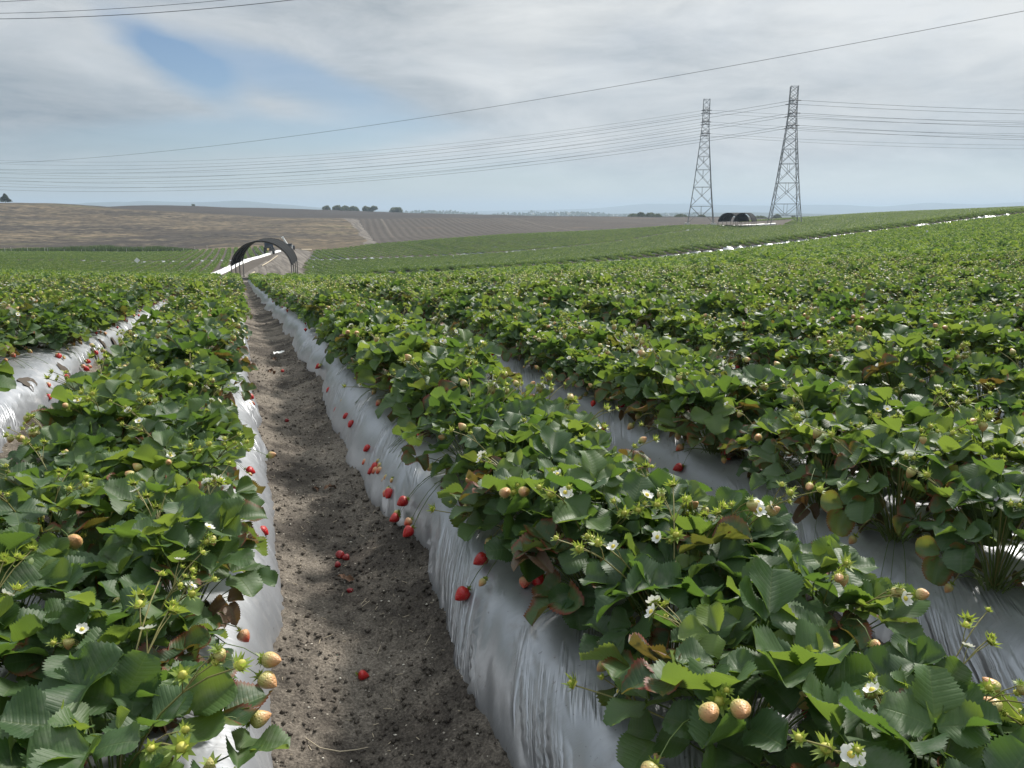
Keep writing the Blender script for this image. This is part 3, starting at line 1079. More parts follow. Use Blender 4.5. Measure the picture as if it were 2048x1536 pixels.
# ------------------------------------------------------------------ strawberry plants: leaves
def leaflet(L, W, nu, nv, fold, curl, pleat, teeth, rip=0.0, g=None):
    rows = np.arange(nu + 1) / nu
    cols = np.arange(-nv, nv + 1) / nv
    U, Vv = np.meshgrid(rows, cols, indexing='ij')
    w = W / 2 * np.sin(PI * np.clip(U ** 0.80 * 0.89 + 0.015, 0, 1)) ** 0.52
    w = np.where(U >= 0.999, W * 0.13, w)
    odd = (np.arange(nu + 1) % 2)[:, None]
    av = np.abs(Vv)
    tooth = 1 + teeth * np.where(odd == 1, 0.065, -0.06) * av ** 4
    y = Vv * w * tooth
    x = L * (U + 0.13 * av ** 1.3 * (1 - U * 0.9) * (U > 0)) + teeth * np.where(odd == 1, 0.012, -0.006) * L * av ** 3
    z = fold * np.abs(y) - curl * x * x / L + pleat * np.where(odd == 1, 1, -1) * av * L * (1 - 0.3 * U)
    if g is not None and rip:
        ph = g.random(2) * 6.28
        z = z + rip * L * av ** 2 * np.sin(U * 7 + ph[0] + Vv * 2) + rip * 0.6 * L * np.sin(U * 4 + ph[1]) * av
    n_, m_ = x.shape
    ii = np.arange(n_ * m_).reshape(n_, m_)
    Q = np.stack([ii[:-1, :-1], ii[1:, :-1], ii[1:, 1:], ii[:-1, 1:]], -1).reshape(-1, 4)
    return np.stack([x, y, z], -1).reshape(-1, 3), Q, np.stack([U, Vv], -1).reshape(-1, 2)


def rotm(rx=0.0, ry=0.0, rz=0.0):
    return np.array(Euler((rx, ry, rz)).to_matrix())


def add_leaf(mb, g, base, tip, heading, pitch, roll, L, lod, tint, age, stem_r):
    """a petiole from base to tip carrying three leaflets"""
    base, tip = np.array(base, float), np.array(tip, float)
    mid = (base + tip) / 2 + np.array([0, 0, 0.18 * np.linalg.norm(tip - base)]) - 0.12 * (tip - base) * np.array([1, 1, 0])
    if lod <= 1:
        n = 6 if lod == 0 else 3
        s = np.linspace(0, 1, n)[:, None]
        P = (1 - s) ** 2 * base + 2 * s * (1 - s) * mid + s * s * tip
        mb.tube(P, np.linspace(stem_r, stem_r * .65, n), 4 if lod == 0 else 3, m=1, cap=False, at=(tint, 0))
    Rm = rotm(0, 0, heading) @ rotm(0, pitch, 0) @ rotm(roll, 0, 0)
    sp = 1.25 + 0.35 * g.random()
    for j, a in enumerate((0.0, sp, -sp)):
        l = L * (1.0 if j == 0 else 0.92) * (0.93 + 0.14 * g.random())
        W = l * (0.94 + 0.18 * g.random())
        fold = 0.20 + 0.85 * g.random() ** 1.2
        curl = -0.28 + 0.75 * g.random()
        if age > 0.9:
            fold, curl = 0.7 + g.random(), 0.5 + 0.9 * g.random()
        if lod == 0:
            V, Q, uv = leaflet(l, W, 24, 3, fold, curl, 0.0030, 0.9, 0.085, g)
        elif lod == 1:
            V, Q, uv = leaflet(l, W, 8, 2, fold, curl, 0.010, 1.0, 0.07, g)
        elif lod == 2:
            V, Q, uv = leaflet(l * 1.05, W * 1.05, 2, 1, fold, curl, 0.0, 0)
        else:
            V, Q, uv = leaflet(l * 1.15, W * 1.2, 1, 1, fold, curl, 0.0, 0)
        # leaflets sit on a short stalk, slightly cupped towards each other
        V = V + np.array([0.004 + (0.010 if j == 0 else 0.0), 0, 0])
        tilt = -0.10 - 0.25 * g.random()
        V = V @ (rotm(0, 0, a) @ rotm((0.25 if a > 0 else -0.25 if a < 0 else 0) * g.random(), tilt, 0)).T
        V = V @ Rm.T + tip
        at = np.column_stack([np.full(len(V), np.clip(tint + 0.08 * (g.random() - .5), 0, 1)), np.full(len(V), age)])
        mb.add(V, Q, m=0, uv=uv, at=at)


def plant_foliage(g, lod, nleaf, height, spread, size):
    mb = MB()
    ph0 = g.random() * 6.28
    tip_list = []
    for i in range(nleaf):
        q = (i + 0.5) / nleaf                              # 0 middle of the plant, 1 outside
        a = ph0 + i * 2.39996 + 0.5 * (g.random() - .5)
        rad = spread * (0.12 + 0.88 * q ** 0.75) * (0.85 + 0.3 * g.random())
        top = height * (1.02 - 0.62 * q ** 1.8) * (0.82 + 0.34 * g.random())
        crown = np.array([0.035 * math.cos(a) * q, 0.035 * math.sin(a) * q, 0.012])
        tip = np.array([rad * math.cos(a) * 0.72, rad * math.sin(a) * 0.72, max(0.03, top)])
        pitch = -0.30 + 0.85 * q + 1.0 * (g.random() - .5)        # positive leans outward and down
        heading = a + 1.3 * (g.random() - .5)
        roll = 1.15 * (g.random() - .5)
        young = g.random() < 0.20 * (1 - q)
        L = size * (0.60 if young else 0.80 + 0.36 * g.random())
        tint = 0.82 + 0.18 * g.random() if young else 0.12 + 0.58 * g.random() ** 1.3
        age = 0.0
        r = g.random()
        if q > 0.35 and r < 0.22: age = 0.40 + 0.42 * g.random()
        elif q > 0.7 and r > 0.94: age, L = 1.0, L * 0.62
        add_leaf(mb, g, crown, tip, heading, pitch, roll, L, lod, tint, age, 0.0021)
    if lod <= 1:                                           # dry leaves hanging at the foot
        for i in range(2 if lod == 0 else 1):
            a = g.random() * 6.28
            tip = np.array([0.085 * math.cos(a), 0.085 * math.sin(a), 0.03])
            add_leaf(mb, g, (0, 0, .01), tip, a, 0.25, g.random() - .5, size * 0.55, lod, 0.4, 1.0, 0.0015)
        n = 10 if lod == 0 else 4                          # bare stems and runners at the crown
        for i in range(n):
            a = g.random() * 6.28
            l = 0.10 + 0.10 * g.random()
            s = np.linspace(0, 1, 5)[:, None]
            d = np.array([math.cos(a), math.sin(a), 0])
            P = d * l * s + np.array([0, 0, 1.0]) * (0.01 + 0.10 * s * (1 - 0.75 * s))
            mb.tube(P, 0.0015, 3, m=1, cap=False, at=(0.3, 0))
    return mb


# fruit, flowers and buds
def berry_mesh(name, mat, length, width, seg=14, seed=0):
    g = np.random.default_rng(seed)
    n = 10
    s = np.linspace(0, 1, n + 1)
    rad = width / 2 * np.sin(PI * np.clip(s ** 0.62, 0, 1)) ** 0.70
    rad[0] = width * 0.10
    rad[-1] = width * 0.01
    an = np.arange(seg) / seg * 2 * PI
    lump = 1 + 0.05 * np.sin(2 * an + g.random() * 6) + 0.04 * np.sin(3 * an + g.random() * 6)
    V = np.stack([rad[:, None] * np.cos(an) * lump, rad[:, None] * np.sin(an) * lump, np.broadcast_to(-s[:, None] * length, (n + 1, seg))], -1).reshape(-1, 3)
    i = np.arange(n)[:, None] * seg
    j = np.arange(seg)[None, :]
    Q = np.stack([i + j, i + seg + j, i + seg + (j + 1) % seg, i + (j + 1) % seg], -1).reshape(-1, 4)
    return mesh_np(name, V, Q, [mat])


def star_verts(n, r, w, lift, g, back=0.0):
    V, Tt = [], []
    for i in range(n):
        a = i / n * 2 * PI + 0.25 * (g.random() - .5)
        rr = r * (0.8 + 0.4 * g.random())
        d = np.array([math.cos(a), math.sin(a), 0]); p_ = np.array([-math.sin(a), math.cos(a), 0])
        z1 = lift * rr * (0.7 + 0.6 * g.random())
        b0 = len(V)
        V += [d * 0.0015, d * rr * .45 + p_ * w + [0, 0, z1 * .35 + .001], d * rr * .45 - p_ * w + [0, 0, z1 * .35 + .001], d * rr + [0, 0, z1 + back]]
        Tt += [[b0, b0 + 2, b0 + 1], [b0 + 1, b0 + 2, b0 + 3]]
    return np.array(V), np.array(Tt)


def calyx_mesh(g, r=0.014):
    mb = MB()
    V, Tt = star_verts(10, r, r * .20, 0.25, g)
    mb.add(V, T=Tt)
    V, Tt = star_verts(6, r * .75, r * .17, 0.9, g)
    mb.add(V, T=Tt)
    mb.tube([(0, 0, 0), (0.001, 0, 0.012)], 0.0011, 4)
    return mb.mesh('calyx', [M['calyx']])


def dome(mb, r, h, m, z0=0.0, seg=8, rows=3):
    s = np.linspace(0, 1, rows + 1)
    an = np.arange(seg) / seg * 2 * PI
    rr = r * np.cos(s * PI / 2); zz = z0 + h * np.sin(s * PI / 2)
    V = np.stack([rr[:, None] * np.cos(an), rr[:, None] * np.sin(an), np.broadcast_to(zz[:, None], (rows + 1, seg))], -1).reshape(-1, 3)
    i = np.arange(rows)[:, None] * seg
    j = np.arange(seg)[None, :]
    Q = np.stack([i + j, i + (j + 1) % seg, i + seg + (j + 1) % seg, i + seg + j], -1).reshape(-1, 4)
    mb.add(V, Q, m=m)


def flower_mesh(g):
    mb = MB()
    r = 0.0112
    for i in range(5):
        a = i / 5 * 2 * PI + 0.1 * g.random()
        nu_, nv_ = 4, 2
        U, Vv = np.meshgrid(np.linspace(0, 1, nu_ + 1), np.linspace(-1, 1, 2 * nv_ + 1), indexing='ij')
        w = r * 0.62 * np.sin(PI * np.clip(U * .80 + .10, 0, 1)) ** .7
        x = 0.003 + r * U
        V = np.stack([x, Vv * w, 0.002 + r * (0.30 * U ** 2 + 0.18 * Vv ** 2 * U) * (0.6 + .8 * g.random())], -1).reshape(-1, 3) @ rotm(0, 0, a).T
        ii = np.arange(V.shape[0]).reshape(nu_ + 1, 2 * nv_ + 1)
        Q = np.stack([ii[:-1, :-1], ii[1:, :-1], ii[1:, 1:], ii[:-1, 1:]], -1).reshape(-1, 4)
        mb.add(V, Q, m=0)
    dome(mb, 0.0052, 0.0045, 1, 0.002)
    V, Tt = star_verts(10, 0.015, 0.0026, 0.0, g)
    mb.add(V - np.array([0, 0, .001]), T=Tt, m=2)
    return mb.mesh('flower', [M['petal'], M['pollen'], M['calyx']], smooth=True)


def bud_mesh(g, size=1.0):
    mb = MB()
    V, Tt = star_verts(9, 0.013 * size, 0.0026 * size, 0.55, g)
    mb.add(V, T=Tt, m=1)
    V, Tt = star_verts(5, 0.010 * size, 0.0022 * size, 1.3, g)
    mb.add(V, T=Tt, m=1)
    dome(mb, 0.0055 * size, 0.009 * size, 0, 0.001, 8, 4)
    return mb.mesh('bud', [M['budy'], M['calyx']], smooth=True)


gp = np.random.default_rng(101)
RED = [berry_mesh('berry', M['red'], 0.040 + .004 * i, 0.036 + 0.002 * i, seed=i) for i in range(3)]
PALE = [berry_mesh('berry', M['pale'], 0.022 + .006 * i, 0.019 + 0.0045 * i, seed=i + 5) for i in range(3)]
PINK = [berry_mesh('berry', M['pink'], 0.036 + .004 * i, 0.034, seed=i + 9) for i in range(2)]
CALYX = [calyx_mesh(gp) for _ in range(3)]
FLOWER = [flower_mesh(gp) for _ in range(4)]
BUD = [bud_mesh(gp, 0.85 + .25 * i) for i in range(4)]


def aim(pos, d, roll=0.0):
    """matrix at pos whose local +Z points along d"""
    q = Vector(d).to_track_quat('Z', 'Y')
    return Matrix.Translation(Vector(pos)) @ q.to_matrix().to_4x4() @ Matrix.Rotation(roll, 4, 'Z')


def plant_form(seed, size):
    """one kind of plant: foliage, flower stalks and the parts on them"""
    g = np.random.default_rng(seed)
    H_ = (0.225 + 0.07 * g.random()) * size
    S_ = (0.265 + 0.06 * g.random()) * size
    fol = plant_foliage(g, 0, int(30 + 9 * g.random()), H_, S_, 0.079 * (0.9 + .2 * g.random()))
    me = fol.mesh('foliage', [M['leaf'], M['stem']], smooth=True, uv=True, at=True)
    parts = []
    st = MB()
    for i in range(int(4 + 3 * g.random())):
        a = g.random() * 6.28
        low = g.random() < 0.25
        r = (0.14 + 0.14 * g.random()) if not low else 0.24 + 0.08 * g.random()
        h = H_ * (1.05 + 0.50 * g.random()) if not low else H_ * 0.45
        e = np.array([r * math.cos(a), r * math.sin(a), h])
        c = np.array([r * .25 * math.cos(a), r * .25 * math.sin(a), h * 0.8])
        s = np.linspace(0, 1, 8)[:, None]
        P = 2 * s * (1 - s) * c + s * s * e + np.array([0, 0, .015]) * (1 - s)
        st.tube(P, np.linspace(0.0021, 0.0014, 8), 5, cap=False)
        fork = P[5]
        nb = int(3 + 3 * g.random())
        for b in range(nb):
            d = np.array([math.cos(a) + 1.3 * (g.random() - .5), math.sin(a) + 1.3 * (g.random() - .5), 0.65 + 0.5 * g.random()])
            d /= np.linalg.norm(d)
            if b == 0:
                end = e
            else:
                end = fork + d * (0.035 + 0.045 * g.random())
                st.tube([fork, (fork + end) / 2 + np.array([0, 0, .006]), end], [0.0013, .0011, 0.0010], 4, cap=False)
            r_ = g.random()
            if r_ < 0.17:
                parts.append(('flower', FLOWER[g.integers(4)], aim(end, d, g.random() * 6), None))
            elif r_ < 0.84:
                parts.append(('bud', BUD[g.integers(4)], aim(end, d, g.random() * 6), None))
            else:
                up = np.array([-d[0] * .4, -d[1] * .4, 0.9]) if g.random() < .55 else -d + np.array([0, 0, .2])
                parts.append(('berry', PALE[g.integers(3)], aim(end, up, g.random() * 6), CALYX[g.integers(3)]))
    # fruit hanging low round the edge
    for i in range(int(2 + 4 * g.random())):
        a = g.random() * 6.28
        r = 0.12 + 0.07 * g.random()
        e = np.array([r * math.cos(a), r * math.sin(a), 0.045])
        s = np.linspace(0, 1, 7)[:, None]
        P = np.array([0, 0, .015]) * (1 - s) + 2 * s * (1 - s) * np.array([r * .6 * math.cos(a), r * .6 * math.sin(a), 0.14]) + s * s * e
        st.tube(P, np.linspace(0.0019, 0.0013, 7), 4, cap=False)
        k = g.random()
        mesh = RED[g.integers(3)] if k < .34 else PINK[g.integers(2)] if k < .52 else PALE[g.integers(3)]
        parts.append(('berry', mesh, aim(e, (-math.cos(a) * .7, -math.sin(a) * .7, .75), g.random() * 6), CALYX[g.integers(3)]))
    return me, st.mesh('flower_stalks', [M['stalk']], smooth=True), parts


FORMS = [plant_form(200 + i, 0.92 + 0.03 * (i % 5)) for i in range(12)]


def simple_plant(seed, lod, nleaf, size):
    """the same plant in one mesh for where it is small in the picture"""
    g = np.random.default_rng(seed)
    H_, S_ = (0.235 + 0.07 * g.random()) * size, (0.275 + 0.06 * g.random()) * size
    mb = plant_foliage(g, lod, nleaf, H_, S_, 0.080 if lod < 2 else 0.090)
    for i in range(15 if lod == 1 else 12):
        a = g.random() * 6.28
        r = 0.06 + 0.22 * g.random()
        h = H_ * (1.05 + 0.45 * g.random())
        e = np.array([r * math.cos(a), r * math.sin(a), h])
        if lod == 1:
            mb.tube([(0, 0, .02), e * np.array([.4, .4, .75]), e], [0.0018, .0016, .0014], 3, m=3, cap=False)
        k = g.random()
        sz = 1.0 if lod == 1 else 1.2
        if k < 0.15:
            n = 5 if lod == 1 else 2
            for j in range(n):
                b = j / n * 2 * PI + g.random()
                d = np.array([math.cos(b), math.sin(b), 0.35]); p_ = np.array([-math.sin(b), math.cos(b), 0])
                r0 = 0.014 * sz
                mb.add([e, e + d * r0 * .6 - p_ * r0 * .5, e + d * r0 * 1.15, e + d * r0 * .6 + p_ * r0 * .5], [[0, 1, 2, 3]], m=2)
        else:
            V, Tt = star_verts(6 if lod == 1 else 3, 0.017 * sz, 0.0048 * sz, 0.6, g)
            mb.add(V + e, T=Tt, m=4)
            if k > .80 and lod == 1:
                V = np.array([[1, 0, 0], [-.5, .87, 0], [-.5, -.87, 0], [0, 0, 1.3], [0, 0, -.5]]) * 0.013 + e
                mb.add(V, T=[[0, 1, 3], [1, 2, 3], [2, 0, 3], [1, 0, 4], [2, 1, 4], [0, 2, 4]], m=5)
    for i in range(4 if lod == 1 else 1):
        a = g.random() * 6.28
        r = 0.18 + 0.06 * g.random()
        c = np.array([r * math.cos(a), r * math.sin(a), 0.03])
        V = np.array([[1, 0, .2], [-.5, .87, .2], [-.5, -.87, .2], [0, 0, 1.0], [0, 0, -1.2]]) * 0.018 + c
        mb.add(V, T=[[0, 1, 3], [1, 2, 3], [2, 0, 3], [1, 0, 4], [2, 1, 4], [0, 2, 4]], m=6 if g.random() < .55 else 5)
    return mb.mesh('strawberry_plant', [M['leaf'] if lod == 1 else M['leaf_far'], M['stem'], M['petal'], M['stalk'], M['calyx'], M['pale'], M['red']], smooth=True, uv=True, at=True)


SIMPLE = [simple_plant(400 + i, 1, 32, 0.92 + .04 * (i % 5)) for i in range(8)]
MEDIUM = [simple_plant(500 + i, 2, 26, 0.92 + .04 * (i % 5)) for i in range(8)]


def clump_mesh(seed):
    """a stretch of planted bed as seen from far away"""
    g = np.random.default_rng(seed)
    mb = MB()
    domes = [(-0.15 + .08 * (g.random() - .5), -.10 + .08 * (g.random() - .5), .20 + .04 * g.random(), .30 + .08 * g.random()),
             (0.15 + .08 * (g.random() - .5), .10 + .10 * (g.random() - .5), .19 + .05 * g.random(), .28 + .10 * g.random())]
    for i in range(80):
        dx_, dy_, dr_, dh_ = domes[i % 2]
        a = g.random() * 6.28
        u = g.random() ** 0.5
        x, y = dx_ + dr_ * u * math.cos(a), dy_ + dr_ * u * math.sin(a)
        z = dh_ * (1 - 0.75 * u * u) * (0.55 + 0.5 * g.random())
        L = 0.11 + 0.06 * g.random()
        V, Q, uv = leaflet(L, L * 1.05, 1, 1, 0.25 * g.random(), 0.2, 0, 0)
        V = (V - np.array([L / 2, 0, 0])) @ (rotm(0, 0, g.random() * 6.28) @ rotm(0.9 * (g.random() - .5), 0.9 * (g.random() - .4), 0)).T
        tint = 0.15 + 0.80 * g.random()
        mb.add(V + np.array([x, y, z]), Q, m=0, uv=uv, at=np.tile([tint, 0.0 if g.random() < .93 else 0.8], (len(V), 1)))
    for i in range(1):
        x, y = (g.random() - .5) * 0.8, (g.random() - .5) * 0.6
        s = 0.022
        mb.add([[x - s, y, .27], [x, y - s, .275], [x + s, y, .27], [x, y + s, .29]], [[0, 1, 2, 3]], m=1)
    return mb.mesh('strawberry_rows', [M['leaf_clump'], M['petal']], smooth=True, uv=True, at=True)


CLUMP = [clump_mesh(600 + i) for i in range(6)]

# ------------------------------------------------------------------ where the plants stand
plants = []            # x, y, bed, row, distance
gr = np.random.default_rng(33)
ROW_SHIFT = {-1: -0.06, 0: 0.075, 1: -0.05, 2: -0.03}
ROW_HALF = {0: 0.14}
GAPS = [(-2, 1, 5.0, 6.3), (-2, 1, 6.7, 7.2)]          # bare stretches where planting holes stay empty
for k in range(K_MIN, K_MAX + 1):
    for row in (0, 1):
        y = 0.45 + 0.36 * gr.random()
        end = float(row_end(bed_center(k))) - 0.2
        while y < end:
            x = bed_center(k) + ROW_SHIFT.get(k, 0) + (-1 if row == 0 else 1) * ROW_HALF.get(k, 0.185) + 0.045 * (gr.random() - .5) * 2
            sc = 0.80 + 0.42 * gr.random()
            rz = gr.random() * 6.283
            skip = any(k == a and row == b and c < y < d for a, b, c, d in GAPS)
            if not skip and gr.random() > 0.015:
                plants.append((x, y, k, row, sc, rz))
            y += 0.365 + 0.07 * (gr.random() - .5)
PL = np.array([p[:2] for p in plants])
PZ = T(PL[:, 0], PL[:, 1]) + BED_H - 0.015
ppx, ppy, pdep = project(PL[:, 0], PL[:, 1], PZ + 0.12)
in_view = (pdep > 0.35) & (ppx > -330 / np.maximum(pdep, .5)) & (ppx < 2048 + 330 / np.maximum(pdep, .5)) & (ppy < 1536 + 420 / np.maximum(pdep, .4))
margin = (pdep > 0.2) & (ppx > -500 - 1800 / np.maximum(pdep, .4)) & (ppx < 2548 + 1800 / np.maximum(pdep, .4))
order = [i for i in np.argsort(pdep) if in_view[i]]
single = order[:296]
single_set = set(single)
full_set = set(single[:150])

# ripe and unripe fruit that the photograph shows lying out on the film: (x, y, kind)
HERO = [(0.605, 2.16, 'red'), (0.70, 2.22, 'red'), (0.655, 2.11, 'pale'), (0.735, 2.0, 'pink'), (0.80, 1.97, 'red'),
        (0.50, 3.08, 'red'), (0.60, 3.05, 'red'), (0.545, 2.86, 'pale'), (0.53, 3.36, 'pink'), (0.575, 3.31, 'red'), (0.55, 3.45, 'pale'), (0.565, 3.70, 'red'),
        (0.545, 3.95, 'red'), (0.51, 3.62, 'pale'), (0.46, 4.55, 'red'), (0.50, 4.75, 'red'), (0.54, 5.1, 'red'), (0.47, 5.7, 'red'), (0.50, 6.6, 'red'), (0.47, 7.6, 'red'),
        (1.80, 2.13, 'red'), (1.74, 2.42, 'red'), (1.715, 2.36, 'red'), (1.85, 3.05, 'red'), (1.58, 1.80, 'red'), (1.60, 1.70, 'pale'), (1.555, 1.76, 'pink'), (2.05, 2.9, 'red'), (1.86, 3.9, 'red'), (1.90, 4.7, 'red'),
        (-1.33, 6.05, 'red'), (-1.36, 6.2, 'pink'), (-1.31, 6.7, 'red'), (-1.25, 7.4, 'red'), (-1.27, 7.6, 'red'), (-1.45, 7.1, 'red'), (-1.22, 8.1, 'red'), (-1.24, 8.6, 'pale'), (-1.2, 9.2, 'pink'),
        (0.03, 5.55, 'red'), (0.0, 5.35, 'pink'), (-0.02, 5.2, 'pale'), (0.02, 3.05, 'red'), (0.03, 6.9, 'pale'), (0.02, 7.4, 'pale'), (-0.02, 3.62, 'red')]
gh = np.random.default_rng(321)
for hx, hy, kind in list(HERO):
    if hy > 2.4 and gh.random() < 0.75:
        for _ in range(1 + int(gh.random() < .4)):
            HERO.append((hx + 0.05 * (gh.random() - .3), hy + 0.09 * (gh.random() - .5), 'pale' if gh.random() < .7 else 'pink' if gh.random() < .7 else 'red'))
fit = lambda x: max(x, 0.575) if 0.2 < x < 0.6 else min(x, -0.005) if -0.2 < x <= 0.2 else min(x, -1.335) if x < -1 else max(x, 1.925) if 1.3 < x < 2 else x
HERO = [(fit(h[0]) + 0.03 * (gh.random() - .3) * (1 if h[0] > .2 else -1), h[1], h[2], None, 1.0) for h in HERO]
# unripe fruit held up over the leaves close to the viewer: picture column and row, height above the furrow, kind, size
for px_, py_, hz_, kd_, sc_ in ((145, 1088, .50, 'pale', 1.5), (238, 1208, .47, 'pale', 1.15), (128, 1380, .50, 'pink0', 1.2), (527, 1318, .46, 'pale', 1.25), (520, 1352, .44, 'pale', 1.25),
                                (40, 950, .48, 'pale', 1.2), (22, 972, .46, 'pale', 1.1), (78, 1040, .47, 'pale', 1.0), (537, 912, .42, 'pale', 1.0), (500, 1445, .42, 'pale', 1.2),
                                (1680, 1312, .50, 'pink0', 1.15), (1590, 1400, .46, 'pale', 1.2), (1597, 1352, .50, 'pale', 1.0), (1575, 1318, .53, 'pale', .85), (1745, 1290, .50, 'pale', .8),
                                (1330, 1150, .46, 'pink0', .95), (866, 806, .48, 'pale', 1.1), (1006, 816, .50, 'pale', 1.1), (1518, 877, .50, 'pale', 1.1), (890, 875, .47, 'pale', 1.0), (1620, 970, .46, 'pale', 1.0),
                                (1215, 1025, .44, 'pale', 1.0), (1310, 1532, .48, 'pale', 1.2), (942, 962, .44, 'pale', .9), (1670, 715, .5, 'pale', 1.1), (820, 756, .44, 'pink', 1.0), (1488, 720, .48, 'pale', 1.2)):
    d_ = ray_at(px_, py_, 1.0)
    k_ = (EYE - hz_) / (EYE - d_[2])
    HERO.append((d_[0] * k_, d_[1] * k_, 'pale' if kd_ == 'pink0' else kd_, hz_, sc_))
hero_of = {}
for hx, hy, kind, hz0, hsc in HERO:
    k_h = int(np.floor((hx - (BED_C0 - PITCH_BED / 2)) / PITCH_BED))
    best = min(single, key=lambda i: (PL[i, 0] - hx) ** 2 + (PL[i, 1] - hy - 0.05) ** 2 + (9 if plants[i][2] != k_h else 0))
    hero_of.setdefault(best, []).append((hx, hy, kind, hz0, hsc))

by_row = {}
for i in sorted(single, key=lambda i: PL[i, 1]):
    by_row.setdefault((plants[i][2], plants[i][3]), []).append(i)


def row_words(k, row):
    if k < 0:
        s = 'right' if row == 1 else 'left'
    else:
        s = 'left' if row == 0 else 'right'
    return s


SHORT_BED = lambda k: ('bed left of the furrow' if k == -1 else 'bed right of the furrow' if k == 0 else
                       (ORD[min(k, 11)] + ' bed right of the furrow') if k > 0 else (ORD[min(-k - 1, 11)] + ' bed left of the furrow'))
gq = np.random.default_rng(900)
for (k, row), ids in by_row.items():
    for rank, i in enumerate(ids):
        x, y, _, _, sc, rz = plants[i]
        z = float(PZ[i])
        if i in full_set:
            form = FORMS[int(gq.integers(len(FORMS)))]
            root = empty('strawberry_plant', (x, y, z), rz)
            root.scale = (sc, sc, sc * (0.95 + .1 * gq.random()))
            link('foliage', form[0], root)
            link('flower_stalks', form[1], root)
            has_red = False
            for nm, me, mx, cal in form[2]:
                o = link(nm, me, root)
                o.matrix_basis = mx
                if cal is not None:
                    link('calyx', cal, o)
                if me in RED:
                    has_red = True
            for hx, hy, kind, hz0, hsc in hero_of.get(i, []):
                me = {'red': RED, 'pale': PALE, 'pink': PINK}[kind][int(gq.integers(2)) if hz0 is None else len(PALE) - 2 if kind != 'pale' else 2]
                hz = max(bed_top(k, hx, hy), Tf(hx, hy) + 0.05) + 0.030 if hz0 is None else hz0
                a = math.atan2(y - hy, x - hx)
                inv = Matrix.LocRotScale(Vector((x, y, z)), Euler((0, 0, rz)), root.scale).inverted()
                o = link('berry', me, root)
                o.matrix_basis = inv @ (aim((hx, hy, hz), (math.cos(a) * .8, math.sin(a) * .8, 0.45 if hz0 is None else gq.random() - .6), gq.random() * 6) @ Matrix.Scale((1.2 if kind == 'red' else 1.05) if hz0 is None else hsc, 4))
                link('calyx', CALYX[int(gq.integers(3))], o)
                top = inv @ (Vector((hx, hy, hz)))
                s = np.linspace(0, 1, 8)[:, None]
                e = np.array(top)
                P = np.array([0, 0, .02]) * (1 - s) + 2 * s * (1 - s) * (e * np.array([.55, .55, 0]) + np.array([0, 0, max(.1, e[2] + .09)])) + s * s * e
                sb = MB()
                sb.tube(P, np.linspace(0.0014, 0.0009, 8), 4, cap=False)
                sb.build('fruit_stalk', M['stem'], root, smooth=True)
                has_red = has_red or kind == 'red'
            if has_red and i in hero_of:
                root['_f'] = 1
        else:
            root = link('strawberry_plant', SIMPLE[int(gq.integers(len(SIMPLE)))], None, (x, y, z))
            root.rotation_euler = (0, 0, rz)
            root.scale = (sc, sc, sc)
            has_red = False
        if rank < 12:
            lab = f'{ORD[rank]} strawberry plant from the front, {row_words(k, row)} row, {SHORT_BED(k)}'
        else:
            lab = f'strawberry plant beyond the twelfth, {row_words(k, row)} row, {SHORT_BED(k)}'
        tag(root, lab, 'strawberry plant', 'strawberry plants on the plastic covered beds')
        if '_f' in root.keys():
            del root['_f']

# all the other plants of the fields, too many to count: one scattered object
far_pts, far_id, far_rz, far_sc = [], [], [], []
for i in range(len(plants)):
    if i in single_set or not margin[i]:
        continue
    d = pdep[i]
    x, y, k, row, sc, rz = plants[i]
    far_pts.append((x, y, float(PZ[i])))
    n_ = len(SIMPLE)
    far_id.append(int(gq.integers(n_)) if d < 22 else n_ + int(gq.integers(len(MEDIUM))))
    far_rz.append(rz)
    far_sc.append(sc * (1.0 if d < 22 else 1.05))


def plot(x0, x1, y0f, y1f, lim):
    """a further plot of rows; lim(x, y) tells where rows are planted"""
    ks = range(int(x0 / PITCH_BED), int(x1 / PITCH_BED))
    P = []
    for k in ks:
        xc = bed_center(k)
        y0, y1 = y0f(xc), y1f(xc)
        if y1 <= y0:
            continue
        yy = np.arange(y0, y1, 0.50)
        P.append(np.stack([np.full(len(yy), xc), yy], 1))
    P = np.concatenate(P)
    P = P + (gr.random(P.shape) - .5) * np.array([0.10, 0.2])
    P = P[lim(P[:, 0], P[:, 1])]
    P = P[gr.random(len(P)) > 0.05]
    return P


def right_lim(x, y):
    D = np.hypot(x, y)
    px = px_of(np.arctan2(x, y))
    rr = np.interp(D, ROAD_D, ROAD_R) + 8
    dmax = np.interp(px, [600, 620, 740, 860, 1000, 1200, 1300, 1380, 1430, 1450, 1500, 1570, 1600, 1700, 2048, 2500], [165, 168, 184, 190, 200, 206, 200, 190, 178, 174, 166, 166, 235, 250, 255, 255])
    ok = (px > rr) & (D < dmax) & (px < 2350)
    patch = (D > 225) & (px > 1480) & (px < 1620) & (D < 262)          # planted again behind the shelter
    return ok | (patch & (px < 2350))


def left_lim(x, y):
    D = np.hypot(x, y)
    px = px_of(np.arctan2(x, y))
    ll = np.interp(D, [62, 76, 92, 112, 130, 148, 160], [390, 406, 436, 459, 486, 526, 548])
    return (px < ll - 4) & (px > -260) & (D < 192)


